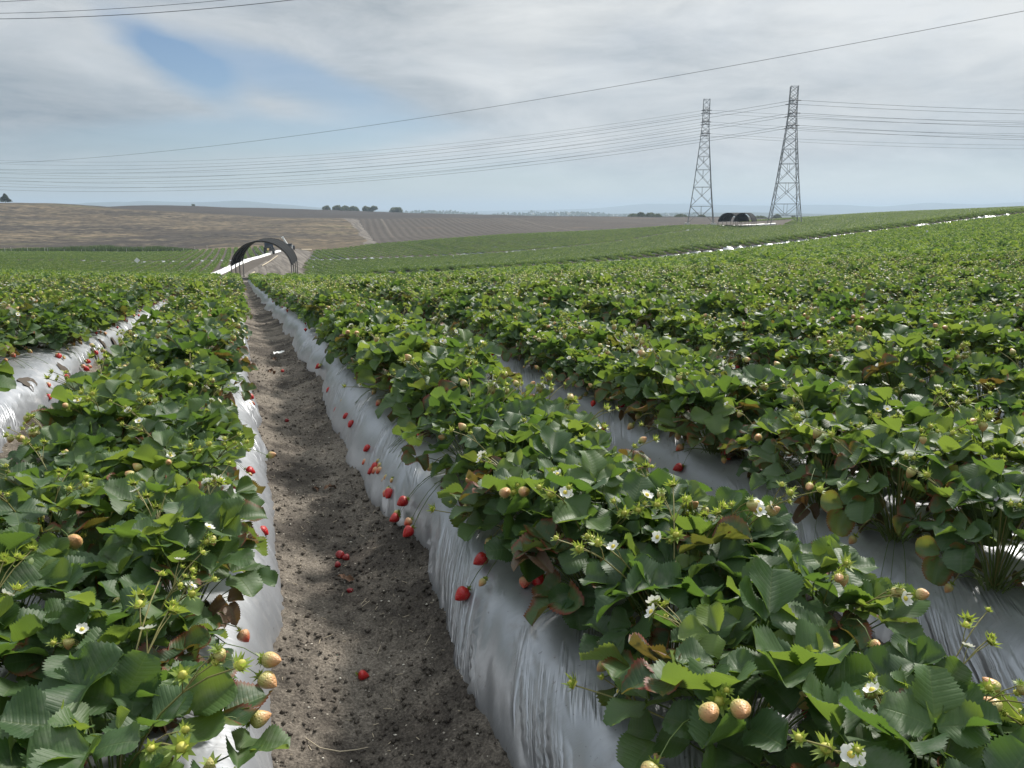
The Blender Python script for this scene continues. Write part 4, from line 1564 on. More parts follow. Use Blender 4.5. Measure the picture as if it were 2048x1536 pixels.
ALLEY = 3.2
plots = [plot(2, 150, lambda x: row_end(x) + ALLEY, lambda x: 127.5, right_lim),
         plot(4, 260, lambda x: 132.0, lambda x: 262.0, right_lim),
         plot(-75, 3, lambda x: 66.5, lambda x: 127.5, left_lim),
         plot(-95, 6, lambda x: 132.0, lambda x: 186.0, left_lim)]
base_id = len(SIMPLE) + len(MEDIUM)
for P, y0f in ((plots[0], lambda x: row_end(x) + ALLEY),):
    for k in np.unique(np.round((P[:, 0] - BED_C0) / PITCH_BED)):
        xc = float(bed_center(k))
        y = float(y0f(xc))
        if y > 61.0 + ALLEY and not right_lim(np.array([xc]), np.array([y + 1]))[0]:
            continue
        for yy in np.arange(y - 0.1, y + 8.5, 0.36):
            for sx in (-0.22, 0.22):
                x_ = xc + sx + .06 * (gr.random() - .5)
                far_pts.append((x_, yy, Tf(x_, yy) + 0.14))
                far_id.append(len(SIMPLE) + int(gr.integers(len(MEDIUM))))
                far_rz.append(gr.random() * 6.28)
                far_sc.append(.62 + .22 * gr.random())
for P in plots:
    zz = T(P[:, 0], P[:, 1]) + 0.20
    far_pts += [(a, b, c) for (a, b), c in zip(P, zz)]
    far_id += list(base_id + gr.integers(len(CLUMP), size=len(P)))
    far_rz += list(np.where(gr.random(len(P)) < .5, 0, PI) + (gr.random(len(P)) - .5) * 0.25)
    far_sc += list(0.78 + 0.44 * gr.random(len(P)))

kinds = bpy.data.collections.new('strawberry_kinds')
for n_, me in enumerate(SIMPLE + MEDIUM + CLUMP):
    kinds.objects.link(bpy.data.objects.new('kind_%03d' % n_, me))
me = bpy.data.meshes.new('strawberry_field')
me.vertices.add(len(far_pts))
me.vertices.foreach_set('co', np.array(far_pts, np.float32).ravel())
at = me.attributes.new('pick', 'INT', 'POINT'); at.data.foreach_set('value', np.array(far_id, np.int32))
at = me.attributes.new('turn', 'FLOAT', 'POINT'); at.data.foreach_set('value', np.array(far_rz, np.float32))
at = me.attributes.new('size', 'FLOAT', 'POINT'); at.data.foreach_set('value', np.array(far_sc, np.float32))
field = link('strawberry_field', me)
tag(field, kind='stuff')
ng = bpy.data.node_groups.new('scatter_plants', 'GeometryNodeTree')
ng.interface.new_socket('Geometry', in_out='INPUT', socket_type='NodeSocketGeometry')
ng.interface.new_socket('Geometry', in_out='OUTPUT', socket_type='NodeSocketGeometry')
gi, go = ng.nodes.new('NodeGroupInput'), ng.nodes.new('NodeGroupOutput')
iop = ng.nodes.new('GeometryNodeInstanceOnPoints')
ci = ng.nodes.new('GeometryNodeCollectionInfo')
ci.inputs['Collection'].default_value = kinds
ci.inputs['Separate Children'].default_value = True
ci.inputs['Reset Children'].default_value = True


def named(n, typ):
    a = ng.nodes.new('GeometryNodeInputNamedAttribute')
    a.data_type = typ
    a.inputs['Name'].default_value = n
    return [s for s in a.outputs if s.enabled and s.name == 'Attribute'][0]


cx = ng.nodes.new('ShaderNodeCombineXYZ')
ng.links.new(named('turn', 'FLOAT'), cx.inputs[2])
ng.links.new(gi.outputs[0], iop.inputs['Points'])
ng.links.new(ci.outputs[0], iop.inputs['Instance'])
iop.inputs['Pick Instance'].default_value = True
ng.links.new(named('pick', 'INT'), iop.inputs['Instance Index'])
ng.links.new(cx.outputs[0], iop.inputs['Rotation'])
ng.links.new(named('size', 'FLOAT'), iop.inputs['Scale'])
ng.links.new(iop.outputs[0], go.inputs[0])
md = field.modifiers.new('scatter', 'NODES')
md.node_group = ng

# plastic of the further plots: film along the rows and crumpled tails at the row ends
mb = MB()
gt = np.random.default_rng(55)
for P, y0f in zip(plots, [lambda x: row_end(x) + ALLEY, lambda x: 132.0, lambda x: 66.5, lambda x: 132.0]):
    kx = np.round((P[:, 0] - BED_C0) / PITCH_BED)
    for k in np.unique(kx):
        sel = P[kx == k][:, 1]
        if len(sel) < 2:
            continue
        xc = bed_center(k)
        sel = np.sort(sel)
        cuts = np.where(np.diff(sel) > 4)[0]
        for seg in np.split(sel, cuts + 1):
            yy = np.linspace(seg[0] - .3, seg[-1] + .3, max(2, int((seg[-1] - seg[0]) / 6) + 2))
            for sx in ((-1, 1) if 3 < xc < 60 and gt.random() < .4 else ()):
                xa, xb = xc + sx * 0.43, xc + sx * 0.36
                za = T(np.full(len(yy), xa), yy) + 0.0
                zb = T(np.full(len(yy), xb), yy) + 0.20
                n_ = len(yy)
                V = np.concatenate([np.stack([np.full(n_, xa), yy, za], 1), np.stack([np.full(n_, xb), yy, zb], 1)])
                i_ = np.arange(n_ - 1)
                mb.add(V, np.stack([i_, i_ + 1, n_ + i_ + 1, n_ + i_], 1))
        # tail at the near end of the row
        y0 = sel[0] - 0.4
        if y0 - float(y0f(xc)) < 1.5:
            n_ = 6
            L_ = 0.7 + 0.8 * gt.random()
            hgt = 0.05 + 0.22 * gt.random() ** 2.5
            U, W = np.meshgrid(np.linspace(0, 1, n_), np.linspace(-1, 1, n_), indexing='ij')
            x_ = xc + 0.25 * (gt.random() - .5) + W * (0.46 + .24 * gt.random()) + 0.22 * (gt.random((n_, n_)) - .5)
            y_ = y0 + 0.25 - L_ * U + 0.1 * (gt.random((n_, n_)) - .5)
            z_ = T(x_.ravel(), y_.ravel()).reshape(n_, n_) + 0.03 + hgt * (1 - W ** 2) * (1 - U ** 2) + 0.08 * gt.random((n_, n_))
            ii = np.arange(n_ * n_).reshape(n_, n_)
            mb.add(np.stack([x_, y_, z_], -1).reshape(-1, 3), np.stack([ii[:-1, :-1], ii[1:, :-1], ii[1:, 1:], ii[:-1, 1:]], -1).reshape(-1, 4))
o = mb.build('mulch_film_rows', M['film_far'], smooth=True)
tag(o, kind='stuff')

# ------------------------------------------------------------------ things lying about in the furrow and on the film


def stand(px, py, D):
    """ground point in the direction of column px at distance D"""
    th = float(theta_of(px))
    x, y = D * math.sin(th), D * math.cos(th)
    return x, y, Tf(x, y)


def fallen_berry(x, y, kind, scale, lie, label):
    z = soil_z(x, y)
    root = empty('fallen_strawberry', (x, y, z))
    me = {'red': RED[0], 'rot': None}.get(kind)
    if me is None:
        me = berry_mesh('fruit', M['rot'], 0.036, 0.036, seed=int(abs(x * 1000)))
    o = link('fruit', me, root)
    o.matrix_basis = aim((0, 0, 0.015 * scale), lie, 1.0) @ Matrix.Scale(scale, 4)
    if kind == 'red':
        link('calyx', CALYX[0], o)
    tag(root, label, 'strawberry', 'fallen strawberries in the furrow')


fb = lambda px, py: tuple(ray_at(px, py, 1.0)[:2] * (EYE - 0.0) / (EYE - ray_at(px, py, 1.0)[2]))
fallen_berry(*fb(716, 1342), 'red', 0.85, (-.9, .2, .25), 'crushed red strawberry with green calyx lying alone nearest on the furrow soil')
fallen_berry(*fb(680, 1097), 'rot', 1.0, (.2, .9, .3), 'larger dark red strawberry, left one of the touching pair on the furrow soil')
fallen_berry(*fb(698, 1104), 'rot', 0.9, (.8, -.3, .2), 'dark red strawberry, right one of the touching pair on the furrow soil')
fallen_berry(*fb(669, 1114), 'rot', 0.7, (-.8, .3, .2), 'small squashed red strawberry just in front of the pair in the furrow')
fallen_berry(*fb(700, 1165), 'rot', 0.68, (.1, .3, .9), 'small brownish red strawberry beside a dry leaf in the furrow')
fallen_berry(*fb(575, 829), 'rot', 0.8, (.4, .3, .5), 'flattened red strawberry far along the furrow beside a dark clod')
fallen_berry(*fb(562, 720), 'red', 0.9, (-.4, .7, .3), 'far red strawberry in the furrow next to dry leaves and a pale scrap')


def dry_leaf(x, y, z, size, label, seed, heading=0.0, mat='dead'):
    g = np.random.default_rng(seed)
    m_ = MB()
    for a in (0, 1.5, -1.5):
        V, Q, uv = leaflet(size, size * .8, 10, 3, 0.5 + .7 * g.random(), 0.3 + .8 * g.random(), .03, 1.0, 0.12, g)
        V = V @ rotm(g.random() - .5, g.random() * .6 - .5, a).T
        m_.add(V, Q)
    V = np.concatenate(m_.v)
    o = m_.build('dry_leaf', M[mat], smooth=True, loc=(x, y, z - V[:, 2].min() - .004))
    o.rotation_euler = (0, 0, heading)
    return tag(o, label, 'dry leaf', 'dry leaves on the furrow and film')


def film_pt(px, py, k):
    d = ray_at(px, py, 1.0) - np.array([0, 0, EYE])
    for s in np.linspace(0.8, 14, 3000):
        q = np.array([0, 0, EYE]) + d * s
        if q[2] < bed_top(k, q[0], q[1]) and abs(q[0] - bed_center(k)) < BED_HALF:
            return q
    return np.array([bed_center(k), 3, BED_H])


q = film_pt(915, 1018, 0)
dry_leaf(q[0], q[1], q[2], 0.050, 'crumpled brown leaf lying on the silver film of the right bed', 1, 0.4)
x, y = fb(690, 1148); dry_leaf(x, y, soil_z(x, y), 0.032, 'small curled brown leaf beside the brownish strawberry in the furrow', 2, 1.0)
x, y = fb(660, 970); dry_leaf(x, y, soil_z(x, y), 0.030, 'reddish brown curled leaf mid furrow by the right bed foot', 3, 2.0)
x, y = fb(545, 732); dry_leaf(x, y, soil_z(x, y), 0.045, 'tan dry leaf with a white underside far along the furrow', 4, 2.6)
x, y = fb(630, 968); dry_leaf(x, y, soil_z(x, y), 0.018, 'tiny dark leaf scrap beside the reddish leaf in the furrow', 5, 0.6)
x, y = fb(545, 690); dry_leaf(x, y, soil_z(x, y), 0.04, 'tan curled leaf just in front of the white film scrap', 6, 0.2)

# white scrap of film lying in the furrow
x, y = fb(556, 676)
x0_, y0_, z0_ = x, y, soil_z(x, y)
U, W = np.meshgrid(np.linspace(-1, 1, 9), np.linspace(-1, 1, 6), indexing='ij')
g = np.random.default_rng(8)
zz = 0.02 + 0.035 * g.random(U.shape) * (1 - np.abs(W))
V = np.stack([U * 0.06, W * 0.07 + U * 0.03, zz * .8], -1).reshape(-1, 3)
ii = np.arange(54).reshape(9, 6)
o = link('film_scrap', mesh_np('film_scrap', V, np.stack([ii[:-1, :-1], ii[1:, :-1], ii[1:, 1:], ii[:-1, 1:]], -1).reshape(-1, 4), [M['white']]), None, (x0_, y0_, z0_))
tag(o, 'crumpled white scrap of plastic lying far along the dirt furrow', 'plastic scrap')

# long bent twig on the soil close by
pts = [fb(px, py) for px, py in ((612, 1486), (640, 1497), (680, 1499), (712, 1492), (736, 1484))]
tw = MB()
tw.tube([(a, b, soil_z(a, b) + .010) for a, b in pts], [.0014, .0016, .0016, .0013, .0008], 5, cap=False)
tag(tw.build('twig', M['straw'], smooth=True), 'long thin bent pale twig on the soil at the near end of the furrow', 'twig')

# soil showing through planting holes in the film of the second bed on the left
for n_, (px, py, r) in enumerate(((128, 741, 0.062), (62, 770, 0.085), (190, 705, 0.04), (205, 686, 0.045), (232, 690, 0.05))):
    q = film_pt(px, py, -2)
    an = np.linspace(0, 2 * PI, 18, endpoint=False)
    g = np.random.default_rng(60 + n_)
    V = [[q[0], q[1], q[2] + 0.010]]
    for rr, hh in ((0.5, 0.008), (1.0, 0.003)):
        for a in an:
            r_ = r * rr * (0.85 + .35 * g.random())
            x_, y_ = q[0] + r_ * .75 * math.cos(a), q[1] + r_ * 1.25 * math.sin(a)
            V.append([x_, y_, bed_top(-2, x_, y_) + hh + .012 * g.random()])
    tr = [[0, 1 + i, 1 + (i + 1) % 18] for i in range(18)]
    qd = [[1 + i, 19 + i, 19 + (i + 1) % 18, 1 + (i + 1) % 18] for i in range(18)]
    link('planting_hole', mesh_np('planting_hole', np.array(V), [np.array(tr), np.array(qd)], [M['fsoil']]), beds[-2])

# ------------------------------------------------------------------ road side: film covered berm, pipes, marker, stakes, reeds
mb = MB()
cl = [(395, 70), (410, 76), (440, 92), (463, 112), (490, 130), (530, 148), (552, 160)]
P = np.array([stand(px, 0, D) for px, D in cl])
s_ = np.linspace(0, len(P) - 1, 40)
P = np.stack([np.interp(s_, np.arange(len(P)), P[:, i]) for i in range(3)], 1)
P[:, 2] = T(P[:, 0], P[:, 1])
d = np.gradient(P[:, :2], axis=0); d /= np.linalg.norm(d, axis=1)[:, None]
nrm = np.stack([-d[:, 1], d[:, 0]], 1)
g = np.random.default_rng(4)
sec = np.array([(-.6, -.05), (-.48, .16), (-.2, .25), (.2, .24), (.48, .15), (.6, -.05)])
V = []
for i in range(40):
    k_ = 0.85 + .3 * g.random()
    for a, h in sec:
        V.append([*(P[i, :2] + nrm[i] * a * 0.9), P[i, 2] + h * k_ + .05 * g.random()])
ii = np.arange(240).reshape(40, 6)
o = link('film_covered_berm', mesh_np('film_covered_berm', np.array(V), np.stack([ii[:-1, :-1], ii[1:, :-1], ii[1:, 1:], ii[:-1, 1:]], -1).reshape(-1, 4), [M['white']]))
tag(o, 'long low berm wrapped in bright white plastic along the left side of the dirt road', 'plastic covered berm')

def road_pipe(a, b, label, r=0.07, mat='straw'):
    pa, pb = np.array(stand(a[0], 0, a[1])), np.array(stand(b[0], 0, b[1]))
    m_ = MB()
    n_ = 10
    q_ = np.array([pa + (pb - pa) * t_ for t_ in np.linspace(0, 1, n_)])
    q_[:, 2] = T(q_[:, 0], q_[:, 1]) + r
    m_.tube(q_, r, 6)
    tag(m_.build('irrigation_pipe', M[mat], smooth=True), label, 'pipe', 'pipes beside the dirt road')


road_pipe((488, 74), (500, 83), 'short pale pipe lying on the road just behind the left posts of the arch')
road_pipe((516, 104), (549, 139), 'long thin pale pipe lying along the left edge of the dirt road')
road_pipe((598, 172), (619, 176), 'pale board lying across the far end of the dirt road', 0.12)

# white diamond marker above the lower left field
x, y, z = stand(264, 0, 112)
r = empty('marker_sign', (x, y, z))
mb = MB(); mb.bar((0, 0, 0), (0, 0, 0.75), 0.02, 6); mb.build('post', M['post'], r)
mb = MB(); mb.box((0, -0.03, 1.05), (0.52, 0.03, 0.52), (0, R(45), 0)); mb.build('panel', M['white'], r)
r.rotation_euler = (0, 0, R(6))
tag(r, 'white diamond shaped marker on a thin post in the lower left green field', 'marker sign')

# small white flags and stakes standing in the far field
for px, py, D, lab in ((1857, 524, 62, 'small white flag standing among plants on the right slope'), (904, 0, 118, 'small white flag in the middle field in front of the ploughed hill'), (619, 0, 86, 'white upright stake by the first row beside the dirt road'), (1938, 0, 150, 'tiny white marker near the crest of the right hand field')):
    x, y, z = stand(px, 0, D)
    r = empty('field_flag', (x, y, z))
    mb = MB(); mb.bar((0, 0, 0), (0, 0, .80), .012, 5); mb.build('stick', M['post'], r)
    mb = MB(); mb.box((0.07, 0, .74), (.16, .012, .17), (0, .25, 0)); mb.build('flag', M['white'], r)
    tag(r, lab, 'flag', 'white field markers')

# strip of tall reeds along the far edge of the lower left field
g = np.random.default_rng(12)
n = 9000
px = -250 + 640 * g.random(n) ** 0.9
dens = vnoise(px * 0.02, px * 0, 5)
D = 191 + 6 * g.random(n)
th = theta_of(px)
x, y = D * np.sin(th), D * np.cos(th)
h = (0.9 + 0.8 * g.random(n)) * (0.55 + 0.75 * dens) * np.clip((395 - px) / 50, 0.2, 1)
z = T(x, y)
a = g.random(n) * 6.28
w = 0.16
lean = (g.random((n, 2)) - .5) * 0.6
V = np.stack([np.stack([x - w * np.cos(a), y - w * np.sin(a), z], 1), np.stack([x + w * np.cos(a), y + w * np.sin(a), z], 1), np.stack([x + lean[:, 0], y + lean[:, 1], z + h], 1)], 1).reshape(-1, 3)
F = np.arange(n * 3).reshape(n, 3)
tn = np.repeat(g.random(n), 3)
tag(link('reeds', mesh_np('reeds', V, F, [M['reed']], attrs={'tint': tn})), kind='stuff')

g = np.random.default_rng(13)
for i, px in enumerate(list(range(-20, 400, 26))):
    x, y, z = stand(px + 22 * g.random(), 0, 187.5)
    mb = MB()
    mb.bar((0, 0, -.1), (0.06 * (g.random() - .5), 0, 0.8 + .4 * g.random()), 0.035, 5)
    mb.box((0, 0, 0.78), (0.08, 0.08, 0.05))
    o = mb.build('fence_stake', M['concrete'], loc=(x, y, z))
    tag(o, 'thin pale stake in front of the reeds at the edge of the left field', 'fence stake', 'thin pale stakes in front of the reeds')


# ------------------------------------------------------------------ shade shelters
def shelter(name, p0, p1, width, eave, apex, posts, cover_frac=1.0):
    """hoop shaped shade shelter whose axis runs from p0 to p1; returns the meshes' builders in world space"""
    p0, p1 = np.array(p0, float), np.array(p1, float)
    ax = (p1 - p0); ax[2] = 0; Ln = np.linalg.norm(ax); ax /= Ln
    sd_ = np.array([ax[1], -ax[0], 0])                     # to the right of the axis
    n_, m_ = 28, 14
    can = MB()
    def arc(t_):                                            # t_ -1..1 across
        return t_ * width / 2, eave + (apex - eave) * (1 - abs(t_) ** 2.15) ** 0.62
    tt = np.sin(np.linspace(-1, 1, n_) * PI / 2)
    tt = np.sign(tt) * np.abs(tt) ** 0.9
    out_, in_ = [], []
    gg = np.random.default_rng(int(width * 100))
    for i in range(m_):
        s = i / (m_ - 1)
        c = p0 + (p1 - p0) * s
        sag = 0.05 * math.sin(s * PI * (posts - 1)) ** 2
        for t_ in tt:
            a, h = arc(t_)
            out_.append(c + sd_ * a + np.array([0, 0, h - sag + .02 * gg.random()]))
    out_ = np.array(out_)
    in_ = out_ - np.array([0, 0, .035])
    ii = np.arange(n_ * m_).reshape(m_, n_)
    Q = np.stack([ii[:-1, :-1], ii[1:, :-1], ii[1:, 1:], ii[:-1, 1:]], -1).reshape(-1, 4)
    can.add(out_, Q); can.add(in_, Q[:, ::-1])
    for row in (ii[0], ii[-1]):
        o_, nn = row, n_ * m_
        can.q.append(np.stack([o_[:-1], o_[1:], nn + o_[1:], nn + o_[:-1]], 1)); can.qm.append(np.zeros(n_ - 1, int))
    hoops, legs = [], []
    for i in range(posts):
        s = i / (posts - 1)
        c = p0 + (p1 - p0) * (0.02 + .96 * s)
        hb = MB()
        hb.tube([c + sd_ * arc(t_)[0] * .985 + np.array([0, 0, arc(t_)[1] - .07]) for t_ in tt], 0.035, 6)
        hoops.append(hb)
        for sx in (-1, 1):
            lb = MB()
            f_ = c + sd_ * sx * width / 2 * .985
            g_z = Tf(f_[0], f_[1])
            lb.bar((f_[0], f_[1], g_z - 0.1), (f_[0], f_[1], c[2] + eave + .05), 0.045, 6)
            lb.box((f_[0], f_[1], g_z + .03), (.16, .16, .1))
            legs.append(lb)
    return can, hoops, legs


th0 = float(theta_of(515)); th1 = float(theta_of(534))
p0 = np.array([66 * math.sin(th0), 66 * math.cos(th0), 0]); p1 = np.array([73.5 * math.sin(th1), 73.5 * math.cos(th1), 0])
p0[2] = p1[2] = 0
b0 = z_of(th0, 562, 66)
can, hoops, legs = shelter('shade_shelter', (p0[0], p0[1], b0), (p1[0], p1[1], b0), 4.75, z_of(th0, 531, 66) - b0, z_of(th0, 482, 66) - b0, 4)
root = empty('shade_shelter', (0, 0, 0))
root.location = p0[0], p0[1], Tf(p0[0], p0[1])


def build_at(mb_, name, mats, root, smooth=False):
    o = mb_.build(name, mats, root, smooth)
    o.matrix_parent_inverse = Matrix.Translation(root.location).inverted()
    return o


build_at(can, 'canopy', M['shade'], root, True)
for h_ in hoops: build_at(h_, 'hoop', M['post'], root, True)
for l_ in legs: build_at(l_, 'post', M['post'], root)
tag(root, 'open black hooped shade shelter on thin posts standing over the dirt road', 'shade shelter', 'hooped shade shelters')

# the double shelter by the towers
for (pa, Da, pb, Db, w_, lab) in ((1456, 165.0, 1481, 175.0, 3.9, 'left of two joined black hooped shade shelters below the lattice towers'),
                                  (1486, 164.5, 1497, 175.0, 3.6, 'right of two joined black hooped shade shelters below the lattice towers')):
    ta, tb = float(theta_of(pa)), float(theta_of(pb))
    A0 = np.array([Da * math.sin(ta), Da * math.cos(ta), 0]); A1 = np.array([Db * math.sin(tb), Db * math.cos(tb), 0])
    zb = z_of(ta, 453, Da)
    zb = Tf(A0[0], A0[1])
    can, hoops, legs = shelter('shade_shelter', (*A0[:2], zb), (*A1[:2], zb), w_, z_of(ta, 443, Da) - zb, z_of(ta, 425.5, Da) - zb, 4)
    root = empty('shade_shelter', (A0[0], A0[1], zb))
    build_at(can, 'canopy', M['shade'], root, True)
    for h_ in hoops: build_at(h_, 'hoop', M['post'], root, True)
    for l_ in legs: build_at(l_, 'post', M['post'], root)
    tag(root, lab, 'shade shelter', 'hooped shade shelters')

# white plastic strip at the foot of the double shelter
pa, pb = stand(1440, 0, 171), stand(1552, 0, 181)
mb = MB()
q_ = np.array([np.array(pa) + (np.array(pb) - np.array(pa)) * t_ for t_ in np.linspace(0, 1, 14)])
q_[:, 2] = T(q_[:, 0], q_[:, 1]) + 0.15
mb.tube(q_, 0.22 + 0.05 * np.sin(np.arange(14) * 2.1), 6)
tag(mb.build('plastic_strip', M['white'], smooth=True), 'white plastic strip lying on bare ground behind the double shelter', 'plastic strip')

# ------------------------------------------------------------------ farm machines at the far end of the road
def wheel(root, c, r, w, name='wheel'):
    m_ = MB()
    an = np.linspace(0, 2 * PI, 20, endpoint=False)
    ring = lambda rr, xx: np.stack([np.full(20, xx), rr * np.cos(an), rr * np.sin(an)], 1)
    prof = [(r * .55, -w / 2), (r * .95, -w / 2), (r, -w * .25), (r, w * .25), (r * .95, w / 2), (r * .55, w / 2)]
    V = np.concatenate([ring(a, b) for a, b in prof]) + np.array(c)
    Q = []
    for a in range(len(prof) - 1):
        for j in range(20):
            Q.append([a * 20 + j, a * 20 + (j + 1) % 20, (a + 1) * 20 + (j + 1) % 20, (a + 1) * 20 + j])
    m_.add(V, Q)
    o = m_.build(name, M['rubber'], root, True)
    m_ = MB()
    m_.add(np.concatenate([ring(r * .55, -w * .3), ring(r * .55, w * .3), [[-w * .3, 0, 0], [w * .3, 0, 0]]]) + np.array(c),
           T=[[40, (j + 1) % 20, j] for j in range(20)] + [[41, 20 + j, 20 + (j + 1) % 20] for j in range(20)])
    m_.build('rim', M['metal'], o)


x, y, z = stand(533, 0, 150)
tr = empty('tractor', (x, y, z), R(-4))
mb = MB(); mb.box((0, 0, .95), (1.15, 2.6, .55)); mb.box((0, -.9, 1.35), (.95, .9, .35)); mb.build('body', M['dark'], tr)
mb = MB(); mb.box((0, .5, 1.75), (1.5, 1.3, 1.25)); mb.build('cab', M['blue'], tr)
mb = MB(); mb.box((0.05, .45, 2.48), (1.6, 1.7, .16)); mb.box((-.85, -.1, 2.38), (.9, .5, .12), (0, R(-8), 0)); mb.build('roof', M['white'], tr)
mb = MB(); mb.box((-.12, -1.40, .98), (.36, .12, .36)); mb.build('headlight', M['lamp'], tr)
for sx in (-1, 1):
    wheel(tr, (sx * .78, .75, .62), .62, .38)
    wheel(tr, (sx * .70, -.95, .45), .45, .28)
tag(tr, 'small dark tractor with white roof parked on the road seen through the arch', 'tractor')

x, y, z = stand(572, 0, 170)
cv = empty('conveyor_trailer', (x, y, z), R(5))
mb = MB(); mb.box((0.1, 0, .75), (2.4, 1.2, .22)); mb.box((.3, 0, 1.05), (.9, .9, .4)); mb.build('frame', M['dark'], cv)
mb = MB(); mb.bar((.1, 0, .55), (-.95, 0, 2.5), .24, 8, r2=.20); mb.box((-1.0, 0, 2.52), (.45, .5, .3), (0, R(-25), 0)); mb.build('boom', M['white'], cv)
mb = MB(); mb.box((.75, -.65, .62), (.22, .10, .8)); mb.build('panel', M['white'], cv)
for sx in (-1, 1):
    wheel(cv, (sx * .55 + .55, -.55, .42), .42, .25)
tag(cv, 'low trailer with a white slanted boom at the far end of the dirt road', 'trailer')


# ------------------------------------------------------------------ lattice towers and their lines
LINE = np.array([0.854, -0.520])                         # the lines run this way, to the right and towards us
ARM = np.array([0.520, 0.854])


def tower(px, D, py_base, py_top, rows_arm, label, footing):
    th = float(theta_of(px))
    x, y = D * math.sin(th), D * math.cos(th)
    z = Tf(x, y)
    zt = z_of(th, py_top, D)
    Ht = zt - z
    root = empty('lattice_tower', (x, y, z), math.atan2(LINE[1], LINE[0]))
    # local x runs along the line, local y along the cross arms
    hw = lambda t_: np.interp(t_, [0, 0.27, 0.62, 0.80, 1.0], [3.15, 2.2, 1.22, 0.80, 0.74])
    cs = [(-1, -1), (1, -1), (1, 1), (-1, 1)]
    pt = lambda c, t_: np.array([c[0] * hw(t_), c[1] * hw(t_), t_ * Ht])
    lv = [0.0, 0.155, 0.31, 0.45, 0.555, 0.625, 0.685, 0.74, 0.79, 0.835, 0.875, 0.915, 0.955, 1.0]
    for c in cs:
        m_ = MB()
        for a, b in zip(lv[:-1], lv[1:]):
            m_.bar(pt(c, a), pt(c, b), 0.105 if a < .6 else 0.085, 4)
        m_.build('leg', M['metal'], root)
        if footing:
            m_ = MB()
            m_.box(pt(c, 0) + np.array([0, 0, .15]), (1.1, 1.1, 0.9))
            m_.build('footing', M['concrete'], root)
    br = MB()
    for i in range(4):
        c0, c1 = cs[i], cs[(i + 1) % 4]
        for j, (a, b) in enumerate(zip(lv[:-1], lv[1:])):
            r_ = 0.052 if a < .5 else 0.046
            if j == 0:                                     # open legs with a V brace
                mid = (pt(c0, b * .45) + pt(c1, b * .45)) / 2
                top_m = (pt(c0, b) + pt(c1, b)) / 2
                br.bar(pt(c0, b), mid, r_, 4); br.bar(pt(c1, b), mid, r_, 4)
                br.bar(top_m, mid, r_ * .8, 4)
                br.bar(pt(c0, b * .45), mid, r_ * .8, 4); br.bar(pt(c1, b * .45), mid, r_ * .8, 4)
                br.bar(pt(c0, 0.02), pt(c0, b * .45) * .5 + mid * .5, r_ * .7, 4); br.bar(pt(c1, 0.02), pt(c1, b * .45) * .5 + mid * .5, r_ * .7, 4)
            else:
                br.bar(pt(c0, a), pt(c1, b), r_, 4)
                br.bar(pt(c1, a) * 1.004, pt(c0, b) * 1.004, r_, 4)
                if j in (1, 2, 3):
                    xm = (pt(c0, (a + b) / 2) + pt(c1, (a + b) / 2)) / 2
                    br.bar((pt(c0, b) + pt(c1, b)) / 2, xm, r_ * .8, 4)
                    for cc in (c0, c1):
                        br.bar(pt(cc, (a + b) / 2), pt(cc, a) * .55 + xm * .45, r_ * .7, 4)
            if j < 4 or j % 2 == 0:
                br.bar(pt(c0, b), pt(c1, b), r_, 4)
    br.build('bracing', M['metal'], root)
    ends = []
    for py in rows_arm:
        za = z_of(th, py, D) - z
        t_ = za / Ht
        for sy in (-1, 1):
            a_ = MB()
            tip = np.array([0, sy * 3.0, za])
            w_ = hw(t_)
            for sx in (-1, 1):
                a_.bar((sx * w_, sy * w_, za), tip + [sx * .06, 0, 0], .06, 4)
                a_.bar((sx * w_, sy * w_, za + 1.1), tip + [sx * .06, 0, .05], .05, 4)
            a_.build('cross_arm', M['metal'], root)
            i_ = MB()
            for s_ in (-1, 1):
                i_.bar(tip, tip + np.array([s_ * 1.2, 0, -.12]), .07, 6)
                for kk_ in range(5):
                    cpt = tip + np.array([s_ * (.25 + .18 * kk_), 0, -.03 - .02 * kk_])
                    i_.bar(cpt, cpt + np.array([s_ * .05, 0, 0]), .13, 8)
            i_.build('insulator', M['dark'], root)
            ends.append((np.array([x, y, z + za]) + np.array([*(ARM * sy * 3.0), 0]), sy))
    tag(root, label, 'pylon', 'lattice towers on the far field')
    return np.array([x, y]), ends


towR, endsR = tower(1570, 179, 449, 173, (204, 229, 253), 'nearer and taller looking steel lattice tower, right of the double shade shelter', False)
towL, endsL = tower(1402, 200, 447, 199, (223, 246, 269), 'farther steel lattice tower on white footings, left of the double shade shelter', True)


def hit_line(p, px, py):
    """where the vertical plane through p along LINE meets the sight line to (px, py): run along the line and height"""
    d = ray_at(px, py, 1.0) - np.array([0, 0, EYE])
    A_ = np.array([[LINE[0], -d[0]], [LINE[1], -d[1]]])
    s, k = np.linalg.solve(A_, -p[:2])
    return s, EYE + k * d[2]


def power_line(p, left, right, label, group, r=0.045):
    pts = []
    (s1, z1), (s2, z2) = [hit_line(p, *q) for q in left]
    A_ = np.array([[s1, s1 * s1], [s2, s2 * s2]])
    a, b = np.linalg.solve(A_, [z1 - p[2], z2 - p[2]])
    b = max(b, 1e-5)
    for s in np.linspace(-330, 0, 70):
        pts.append([*(p[:2] + LINE * s), p[2] + a * s + b * s * s])
    s3, z3 = hit_line(p, *right)
    bb = b
    aa = (z3 - p[2] - bb * s3 * s3) / s3
    for s in np.linspace(0, 130, 26)[1:]:
        pts.append([*(p[:2] + LINE * s), p[2] + aa * s + bb * s * s])
    m_ = MB()
    m_.tube(pts, r, 4, cap=False)
    tag(m_.build('power_line', M['wire']), label, 'power line', group)


